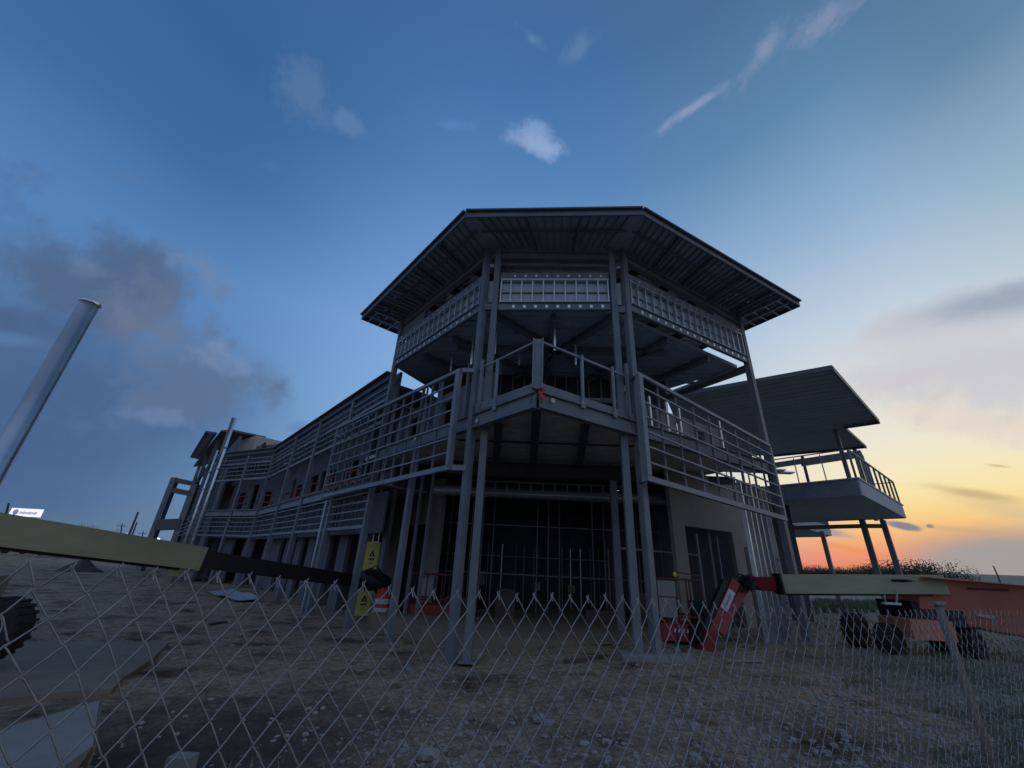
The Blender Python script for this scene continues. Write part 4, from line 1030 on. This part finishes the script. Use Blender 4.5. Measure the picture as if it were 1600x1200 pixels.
# ------------------------------------------------------------------ small things on the site
bp_ = onground(592, 976); bh = 1.02
bar_ = thing('traffic_barrel', 'orange and white striped traffic barrel beside the tower column', 'traffic barrel', (bp_.x, bp_.y, bp_.z))
pf_ = [(.31, .0), (.31, .08), (.275, .10), (.272, .30), (.262, .31), (.255, .52), (.245, .53), (.24, .74), (.23, .75), (.215, .95), (.17, .98)]
MB().lathe(bp_, pf_, 28).build('drum', ORNG, bar_, smooth=False)
for z0, r0_, r1_ in ((.33, .264, .258), (.58, .248, .243)): MB().lathe(bp_ + Z * z0, [(r0_, 0), (r1_, .14)], 28).build('stripe', WHITE, bar_)
MB().box(bp_ + Z * 1.0, .16, .04, .05).build('handle', ORNG, bar_)
# yellow boards
def yboard(c0, w_, h_, X, label, tilt=0):
    nn = Z.cross(X) * -1; nn = nn if nn.dot(c0) < 0 else -nn
    o = MB().box(c0 + Z * h_ / 2, w_, .03, h_, (X, nn, Z)).build('yellow_board', YEL, None); tag(o, label, 'board')
    for zz in (h_ * .83, h_ * .22):
        if h_ < 1.2 and zz < .5: pass
        t0 = c0 + Z * (zz - .08) + nn * .018
        MB().extr([t0 - X * .1, t0 + X * .1, t0 + Z * .2], nn * .006).build('warning_triangle', INK, o)
        MB().extr([t0 - X * .03 + Z * .03 + nn * .008, t0 + X * .03 + Z * .03 + nn * .008, t0 + Z * .1 + nn * .008], nn * .004).build('triangle_centre', YEL, o)
        MB().box(t0 - Z * .09, .2, .004, .05, (X, nn, Z)).build('print_line', INK, o)
        MB().box(t0 - Z * .17, .1, .004, .012, (X, nn, Z)).build('print_line', INK, o)
        MB().box(t0 - Z * .23, .15, .004, .02, (X, nn, Z)).build('print_line', INK, o)
    return o
yb = atz(559, 962, 13.5); yd = (CAM - yb); yd.z = 0
Xy = Vector((.93, .36, 0)).normalized()
ytop = vp(570, 846, yb, Xy)
yboard(Vector((yb.x + .12, yb.y, yb.z)), .46, ytop.z - yb.z, Xy, 'tall yellow board with black warning triangles, wrapped round studs behind the column')
y2 = atz(541, 962, 13.5)
yboard(Vector((y2.x + .06, y2.y, y2.z)), .16, ytop.z - yb.z - .1, Xy, 'narrow strip of yellow board left of the column')
# galvanised stud mast behind the boards
ms = thing('stud_frame', 'ladder of thin galvanised studs standing behind the yellow board', 'stud frame', (yb.x + .2, yb.y + .3, 0))
for k, dx in enumerate((.0, .2, .46)):
    MB().box((yb.x + dx, yb.y + .18, 2.2), .035, .08, 4.3, (Xy, Z.cross(Xy), Z)).build('stud', GALVB, ms)
for z in (.9, 2.2, 3.3): MB().box((yb.x + .1, yb.y + .27, z), .2, .06, .12, (Xy, Z.cross(Xy), Z)).build('rung', GALV, ms)
# corrugated sheet on the dirt
sh = MB(); p0 = onground(352, 920); nx_ = 26
cs = onground(362, 934)
ax = (onground(400, 940) - onground(330, 916)); ax.z = 0; ln_ = ax.length * .62; ax.normalize(); ay = Z.cross(ax)
vs = []; fs = []
for i in range(nx_ * 2 + 1):
    x = (i / (nx_ * 2) - .5) * ln_ * 1.0; z = (.02 if i % 4 in (0, 1) else .06) + .12 * (x / ln_ + .5)
    for j in range(6):
        y = (j / 5 - .5) * 1.0 * (1 - .25 * (x / ln_)); vs.append(cs + ax * x + ay * y + Z * (z + .1 * (j / 5) ** 2 + .03 * math.sin(x * 2)))
for i in range(nx_ * 2):
    for j in range(5): fs.append((i * 6 + j, (i + 1) * 6 + j, (i + 1) * 6 + j + 1, i * 6 + j + 1))
o = MB().add(vs, fs).build('metal_sheet', GALVB); tag(o, 'bent corrugated metal sheet lying on the dirt', 'metal sheet')
# concrete pavement patch
pts = [onground(u, v) for u, v in ((-200, 1006), (262, 1011), (234, 1040), (192, 1062), (172, 1086), (110, 1093), (-200, 1122))]
zs = [p.z + .05 for p in pts]; mz = sum(zs) / len(zs) + .02
o = MB().prism([(p.x, p.y) for p in pts], mz - .15, mz).build('pavement', SLABM); o['kind'] = 'structure'
# stack of boards bottom left
pts = [gz(u, v, .25) for u, v in ((-260, 1230), (30, 1130), (150, 1096), (138, 1166), (85, 1205), (-100, 1290))]
stk = thing('board_stack', 'stack of flat grey sheets lying on the ground in the bottom left corner', 'stack of sheets', (pts[2].x, pts[2].y, 0))
for k in range(6):
    MB().prism([(p.x + .012 * ((k * 7) % 3), p.y + .01 * ((k * 5) % 3)) for p in pts], .02 + k * .04, .055 + k * .04).build('sheet', CONC, stk)
rg = MB()
for k in range(22):
    a = pts[2].lerp(pts[3], k / 21); rg.box((a.x + .03, a.y, .13), .05, .018, .24)
rg.build('corrugated_edge', SLABM, stk)
blk = onground(276, 1216)
o = MB().box((blk.x, blk.y, blk.z + .1), .2, .14, .12).build('concrete_block', CONC); tag(o, 'small pale concrete block at the bottom edge of the picture', 'block')
# far light poles by the wing: two tall tapered poles
for (ub, vb, ut, vt, zc, r0_, r1_, lab) in ((300, 850, 368, 653, 25.0, .13, .06, 'taller pale tapered steel pole in front of the far wing'), (288, 851, 336, 703, 25.5, .12, .06, 'shorter pale tapered steel pole beside the taller one')):
    b0 = atz(ub, vb, zc); p = Vector((b0.x, b0.y, 0)); d = ray(ut, vt); t_ = math.hypot(p.x, p.y) / math.hypot(d.x, d.y); ztop = EYE + d.z * t_
    o = MB().tube([(p.x, p.y, -.3), (p.x, p.y, ztop)], [r0_, r1_], 14).build('steel_pole', GALVB, None, smooth=True); tag(o, lab, 'pole', 'pale steel poles by the wing')
    hd = MB()
    for k in range(6): hd.lathe((p.x, p.y, .8 + k * ztop / 7), [(r0_ + .012, 0), (r0_ + .012, .04)], 12)
    hd.build('bands', GALV, o)
# lit billboard
bc = CAM + ray(41, 801) * 110; br = ray(68, 797) - ray(15, 803); ww = (ray(63, 801) - ray(17, 799)).length * 110
Xs = Vector((ray(62, 802).x - ray(18, 798).x, ray(62, 802).y - ray(18, 798).y, 0)).normalized(); ns = Vector((Xs.y, -Xs.x, 0)); ns = ns if ns.dot(bc) < 0 else -ns
bl = thing('billboard', 'lit white billboard on a post at the far left, above the boom', 'billboard', (bc.x, bc.y, 0))
MB().box(bc, ww, .6, 2.05, (Xs, ns, Z)).build('sign_face', SIGNM, bl)
MB().lathe(bc - Xs * ww * .31 + ns * .32, [(.72, 0), (.72, .03), (.55, .031), (.55, 0)], 24, ns).build('logo_ring', SIGNT, bl)
MB().box(bc - Xs * ww * .31 + ns * .38 + Z * .05, .9, .02, .22, (Xs, ns, Z)).build('logo_bar', SIGNT, bl)
pm_ = MB()
for k in range(13): pm_.box(bc + Xs * (ww * (-.16 + k * .045)) + ns * .32 - Z * .1, ww * .03, .02, (.62, .5, .56, .7)[k % 4], (Xs, ns, Z))
pm_.build('blurred_lettering', SIGNT, bl)
MB().box(bc - Z * 1.15, ww * .9, .4, .14, (Xs, ns, Z)).build('frame', BLACK, bl)
MB().box(bc - Z * 2.0, ww * .25, .5, .5, (Xs, ns, Z)).build('lower_sign', SIGNM, bl)
MB().bar((bc.x, bc.y, 0), (bc.x, bc.y, bc.z - 1.2), .4, .4).build('post', WOOD, bl)
# utility poles
for (ub, vb, ut, vt, dist, r_, lab, arm) in ((200, 840, 216, 800, 75, .13, 'dark leaning wooden pole, tallest of the poles left of the building', 0), (206, 838, 214, 816, 120, .15, 'thin faint pole just right of the tall dark pole', 0), (188, 836, 191, 818, 150, .14, 'thin pole with crossarm left of the tall dark pole', 1), (222, 840, 224, 830, 170, .14, 'thin pole with crossarm close to the portal frame', 1), (8, 808, 14, 786, 110, .16, 'thin dark pole left of the lit billboard', 0), (1559, 900, 1552, 884, 130, .12, 'thin dead tree trunk like pole on the right horizon', 0)):
    d0 = ray(ub, vb); k_ = dist / math.hypot(d0.x, d0.y); p = CAM + d0 * k_
    d1 = ray(ut, vt); q = CAM + d1 * (dist / math.hypot(d1.x, d1.y))
    bs = p - (q - p) * .6
    o = MB().tube([(p.x, p.y, min(0, p.z) - 1), p, q], [r_, r_, r_ * .8], 8).build('utility_pole', WOOD); tag(o, lab, 'pole', 'poles on the left skyline' if ub < 400 else None)
    if arm: MB().box(q - Z * .6, 2.4, .15, .15).box(q - Z * 1.6, 1.8, .12, .12).build('crossarm', WOOD, o)
for (u, v, dist, lab) in ((197, 837, 90, 'small white lamp glowing beside the dark pole'), (245, 845, 60, 'small white lamp glowing below the portal frame')):
    d0 = ray(u, v); p = CAM + d0 * (dist / math.hypot(d0.x, d0.y))
    o = MB().tube([(p.x, p.y, -.5), p], .06, 6).build('street_lamp', WOOD); tag(o, lab, 'lamp')
    MB().lathe(p, [(.08, 0), (.2, .1), (.22, .22), (.05, .3)], 10).build('lamp_head', LAMPM, o)
# parked vehicles far left, under the boom
def vehicle(u, v, dist, ln_, ht, kind, m, lab):
    d0 = ray(u, v); p = CAM + d0 * (dist / math.hypot(d0.x, d0.y)); p.z = 0
    X = Vector((.75, .66, 0)).normalized(); Y = Z.cross(X)
    t = thing('parked_' + kind, lab, kind, p, 'vehicles parked beyond the site')
    if kind == 'van':
        MB().extr([p + X * a + Z * z - Y * .95 for a, z in ((-ln_ / 2, .4), (ln_ / 2, .4), (ln_ / 2, 1.1), (ln_ * .36, 1.35), (ln_ * .24, ht), (-ln_ / 2, ht))], Y * 1.9).build('body', m, t)
    else:
        MB().extr([p + X * a + Z * z - Y * .9 for a, z in ((-ln_ / 2, .4), (ln_ / 2, .4), (ln_ / 2, .85), (ln_ * .25, 1.0), (ln_ * .1, ht), (-ln_ * .25, ht), (-ln_ * .38, 1.0), (-ln_ / 2, .95))], Y * 1.8).build('body', m, t)
    n_ = -Y if (-Y).dot(p) < 0 else Y
    MB().box(p + X * ln_ * .08 + n_ * .96 + Z * (ht * .78), ln_ * .34, .02, ht * .22, (X, Y, Z)).build('window', GLASSD, t)
    for a in (-.32, .32):
        for s_ in (-.85, .85): MB().lathe(p + X * ln_ * a + Y * (s_ - .1) + Z * .34, [(.2, -.01), (.34, 0), (.34, .2), (.2, .21)], 14, Y).build('wheel', TYRE, t)
vehicle(32, 863, 95, 4.8, 1.9, 'van', CARW, 'white van parked far left under the beige boom')
vehicle(58, 864, 95, 4.4, 1.5, 'car', CARP, 'grey car parked just right of the white van')
vehicle(86, 868, 90, 4.4, 1.5, 'car', CARP, 'dark grey car parked between the white van and the dirt pile')
vehicle(150, 873, 85, 4.6, 1.5, 'car', CARW, 'pale car parked right of the dirt pile')
# dirt pile
dp = onground(123, 893); ms_ = MB(); vs = []; n_ = 40
for i in range(9):
    for j in range(n_):
        a = 2 * math.pi * j / n_; r = 1.5 * i / 8; z = 1.05 * (1 - (i / 8) ** .95) + mnoise.noise(Vector((math.cos(a) * r * 2, math.sin(a) * r * 2, 0))) * .12 - .08
        vs.append((dp.x + math.cos(a) * r, dp.y + math.sin(a) * r, dp.z + z))
fs = [(i * n_ + j, i * n_ + (j + 1) % n_, (i + 1) * n_ + (j + 1) % n_, (i + 1) * n_ + j) for i in range(8) for j in range(n_)]
o = ms_.add(vs, fs).build('dirt_pile', mat('pile_dirt', (.06, .055, .05), .95, 0, .3, 2), None, smooth=True); tag(o, 'pointed dark dirt pile on the open ground under the boom', 'dirt pile')

# ------------------------------------------------------------------ trees
def tree(u, v, dist, w_, h_, lab, m=LEAF, name='tree', group='trees on the skyline', seed=0, nleaf=None, cat='tree', flat=.75):
    rr_ = random.Random(seed); d0 = ray(u, v); p = CAM + d0 * (dist / math.hypot(d0.x, d0.y)); base = Vector((p.x, p.y, terr(p.x, p.y))); h_ *= .76
    X = Vector((base.y, -base.x, 0)).normalized()
    t = thing(name, lab, cat, base, group)
    tr = MB(); tr.tube([base - Z * .3, base + Z * h_ * .35, base + Z * h_ * .7 + X * w_ * .05], [w_ * .035, w_ * .025, w_ * .01], 7)
    clumps = []
    nc = max(7, int(w_ * 2.2))
    for k in range(nc):
        a = rr_.uniform(0, 2 * math.pi); q = rr_.uniform(0, 1) ** .5 * w_ * .42; hh = h_ * (.42 + .5 * rr_.random() * (1 - (q / (w_ * .5)) ** 2 * flat))
        c = base + Vector((math.cos(a) * q, math.sin(a) * q, hh)); clumps.append((c, rr_.uniform(.12, .2) * w_))
        tr.tube([base + Z * h_ * .3, (base + Z * h_ * .3).lerp(c, .55) + Z * .1, c], [w_ * .015, w_ * .01, w_ * .004], 5)
    tr.build('trunk', TRUNK, t)
    cr_ = MB(); nl = nleaf or 1800; ls_ = max(.07, w_ * .0095)
    for k in range(nl):
        c, r = rr_.choice(clumps); v_ = Vector((rr_.gauss(0, 1), rr_.gauss(0, 1), rr_.gauss(0, .75))); v_ = v_.normalized() * r * rr_.uniform(.3, 1.05)
        q = c + v_; a = Vector((rr_.gauss(0, 1), rr_.gauss(0, 1), rr_.gauss(0, 1))).normalized(); b2 = a.cross(Vector((rr_.gauss(0, 1), rr_.gauss(0, 1), rr_.gauss(0, 1)))).normalized()
        s_ = ls_ * rr_.uniform(.6, 1.5)
        cr_.add([q - a * s_, q + b2 * s_ * .5, q + a * s_, q - b2 * s_ * .5], [(0, 1, 2, 3)])
    cr_.build('crown', m, t)
# right hand skyline; trees stand where the far field meets the sky
specs = [(1262, 900, 150, 13, 4.9, 'round dark tree right behind the column at the left end of the sunset', 1), (1283, 902, 160, 12, 3.9, 'low dark tree left of the slanting balcony leg', 2), (1308, 904, 170, 12, 3.8, 'low dark tree between two balcony legs, lowest of the row', 3), (1330, 905, 180, 13, 4.0, 'dark tree with flat crown below the orange sky', 4), (1356, 905, 150, 13, 4.5, 'dome shaped dark tree in front of the second balcony leg', 5), (1395, 905, 120, 11, 3.5, 'dark spreading shrub tree left of the big round tree', 6), (1430, 905, 105, 15, 4.5, 'large round tree with ragged top right of the balcony legs', 7), (1463, 908, 110, 6, 2.1, 'small drooping tree at the right foot of the big round tree', 8), (1597, 915, 60, 5, 2.2, 'leafy tree cut by the right edge of the picture', 9), (1576, 913, 75, 3, 1.2, 'small bush on the field left of the edge tree', 10), (1556, 910, 80, 3, 1.0, 'low bush in the middle of the far field', 11), (1240, 903, 165, 12, 4.2, 'dark tree mostly hidden by the corner column', 12)]
for (u, v, dist, w_, h_, lab, sd) in specs: tree(u, v, dist, w_, h_, lab, LEAF, seed=sd, nleaf=13000 if sd == 7 else 8000)
for (u, v, dist, w_, h_, lab, sd) in ((133, 830, 90, 6, 5.6, 'flat topped dark tree on the left skyline', 21), (149, 835, 95, 6, 4.6, 'pointed dark tree right of the flat topped one', 22), (172, 838, 120, 4, 3.0, 'tiny dark tree near the thin poles', 23)): tree(u, v, dist, w_, h_, lab, LEAFD, seed=sd, nleaf=2500)

# ------------------------------------------------------------------ loose stones, weeds
rocks = MB()
ico = [(0, 0, 1), (.894, 0, .447), (.276, .851, .447), (-.724, .526, .447), (-.724, -.526, .447), (.276, -.851, .447), (.724, .526, -.447), (-.276, .851, -.447), (-.894, 0, -.447), (-.276, -.851, -.447), (.724, -.526, -.447), (0, 0, -1)]
icf = [(0, 1, 2), (0, 2, 3), (0, 3, 4), (0, 4, 5), (0, 5, 1), (1, 6, 2), (2, 7, 3), (3, 8, 4), (4, 9, 5), (5, 10, 1), (6, 7, 2), (7, 8, 3), (8, 9, 4), (9, 10, 5), (10, 6, 1), (11, 7, 6), (11, 8, 7), (11, 9, 8), (11, 10, 9), (11, 6, 10)]
def stone(mb, p, r, flat=.6):
    sx_, sy_, sz_ = R_.uniform(.7, 1.3), R_.uniform(.7, 1.3), flat * R_.uniform(.6, 1.2); a = R_.uniform(0, 6.28); ca, sa = math.cos(a), math.sin(a)
    vs = []
    for x, y, z in ico:
        k_ = R_.uniform(.75, 1.2) * r; x, y, z = x * sx_ * k_, y * sy_ * k_, z * sz_ * k_
        vs.append((p.x + x * ca - y * sa, p.y + x * sa + y * ca, p.z + z))
    mb.add(vs, icf)
cnt = 0
while cnt < 6500:
    u = R_.uniform(-50, 1650); v = 960 + 330 * R_.random() ** .8
    p = gz(u, v, 0.05)
    dens = mnoise.noise(Vector((p.x * .8, p.y * .8, 11))) + (.35 if p.x > -1.5 else -.15) - (.3 if p.y > 9 else 0)
    if dens < R_.uniform(-.4, .5): continue
    if p.y > 26 or (p.x < -4 and 5.5 < p.y < 8.8): continue
    r = R_.choice((.006, .008, .01, .012, .014, .02, .03)) * R_.uniform(.7, 1.3) * (1 + p.y * .04)
    stone(rocks, Vector((p.x, p.y, terr(p.x, p.y) + r * .1)), r); cnt += 1
o = rocks.build('gravel', ROCK); o['kind'] = 'stuff'; o['label'] = 'pale gravel strewn over the dirt'; o['category'] = 'gravel'
for (u, v, r, lab) in ((668, 1187, .11, 'flat pale stone near the bottom centre of the dirt'), (842, 1127, .085, 'pale broken rock, largest of the cluster below the tower'), (858, 1133, .06, 'smaller rock touching the right side of the broken rock'), (757, 1158, .045, 'small white stone left of the broken rock'), (1085, 1140, .07, 'grey rock among gravel to the right of the broken rock'), (928, 964, .11, 'grey stone at the edge of the slab'), (1058, 1020, .10, 'pale stone beside the column footing')):
    p = onground(u, v); mb = MB(); stone(mb, p + Z * r * .35, r, .7); o = mb.build('rock', ROCK); tag(o, lab, 'rock', 'larger rocks on the dirt')
grass = MB()
cnt = 0
while cnt < 24000:
    u = R_.uniform(1180, 2400) if R_.random() < .985 else R_.uniform(300, 1200); v = R_.uniform(948, 1260)
    p = gz(u, v, .2)
    if p.y > 32 or p.y < 1.2: continue
    e = mnoise.noise(Vector((p.x * .5, p.y * .5, 21)))
    if p.x > 3:
        if p.x - p.y * .28 < 3.4 + e * 3: continue
    elif e < .25: continue
    if e < R_.uniform(-.5, .3): continue
    h_ = R_.uniform(.02, .09) * (1 + max(0, e)) * (1 + p.y * .03); w_ = R_.uniform(.004, .009) * (1 + p.y * .12); a = R_.uniform(0, 6.28); z = terr(p.x, p.y)
    dx, dy = math.cos(a) * w_, math.sin(a) * w_; lx, ly = R_.uniform(-.5, .5) * h_, R_.uniform(-.5, .5) * h_
    grass.add([(p.x - dx, p.y - dy, z - .01), (p.x + dx, p.y + dy, z - .01), (p.x + lx, p.y + ly, z + h_)], [(0, 1, 2)]); cnt += 1
# a rough ridge of weeds behind the right machine
for k in range(9000):
    t_ = R_.random(); c = gz(1275 + 190 * t_, 952 + R_.gauss(0, 2.5), .2)
    h_ = R_.uniform(.2, .6); w_ = R_.uniform(.03, .07); a = R_.uniform(0, 6.28); dx, dy = math.cos(a) * w_, math.sin(a) * w_; z = terr(c.x, c.y)
    grass.add([(c.x - dx, c.y - dy, z), (c.x + dx, c.y + dy, z), (c.x + R_.uniform(-.2, .2), c.y + R_.uniform(-.2, .2), z + h_)], [(0, 1, 2)])
o = grass.build('grass', mat('dry_grass', (.17, .18, .12), .9, 0, .35, 1.5)); o['kind'] = 'stuff'; o['label'] = 'rough short grass and weeds on the right of the site'; o['category'] = 'grass'

# scattered offcuts
for (u, v, l_, a_, m_, lab) in ((455, 925, .7, .4, DARK, 'dark timber offcut beside the far columns'), (340, 975, .5, 1.2, DARK, 'short dark timber offcut out on the open dirt'), (905, 1035, .6, .2, BROWN, 'brown timber offcut at the slab edge below the tower'), (640, 1050, .45, 2.1, CONC, 'pale timber offcut left of the front column foot'), (1165, 1035, .8, .1, CONC, 'pale board lying right of the folded red jib')):
    p = onground(u, v); X = Vector((math.cos(a_), math.sin(a_), .03)).normalized()
    o = MB().bar(p + Z * .03 - X * l_ / 2, p + Z * .03 + X * l_ / 2, .09, .04).build('timber_offcut', m_); tag(o, lab, 'timber')
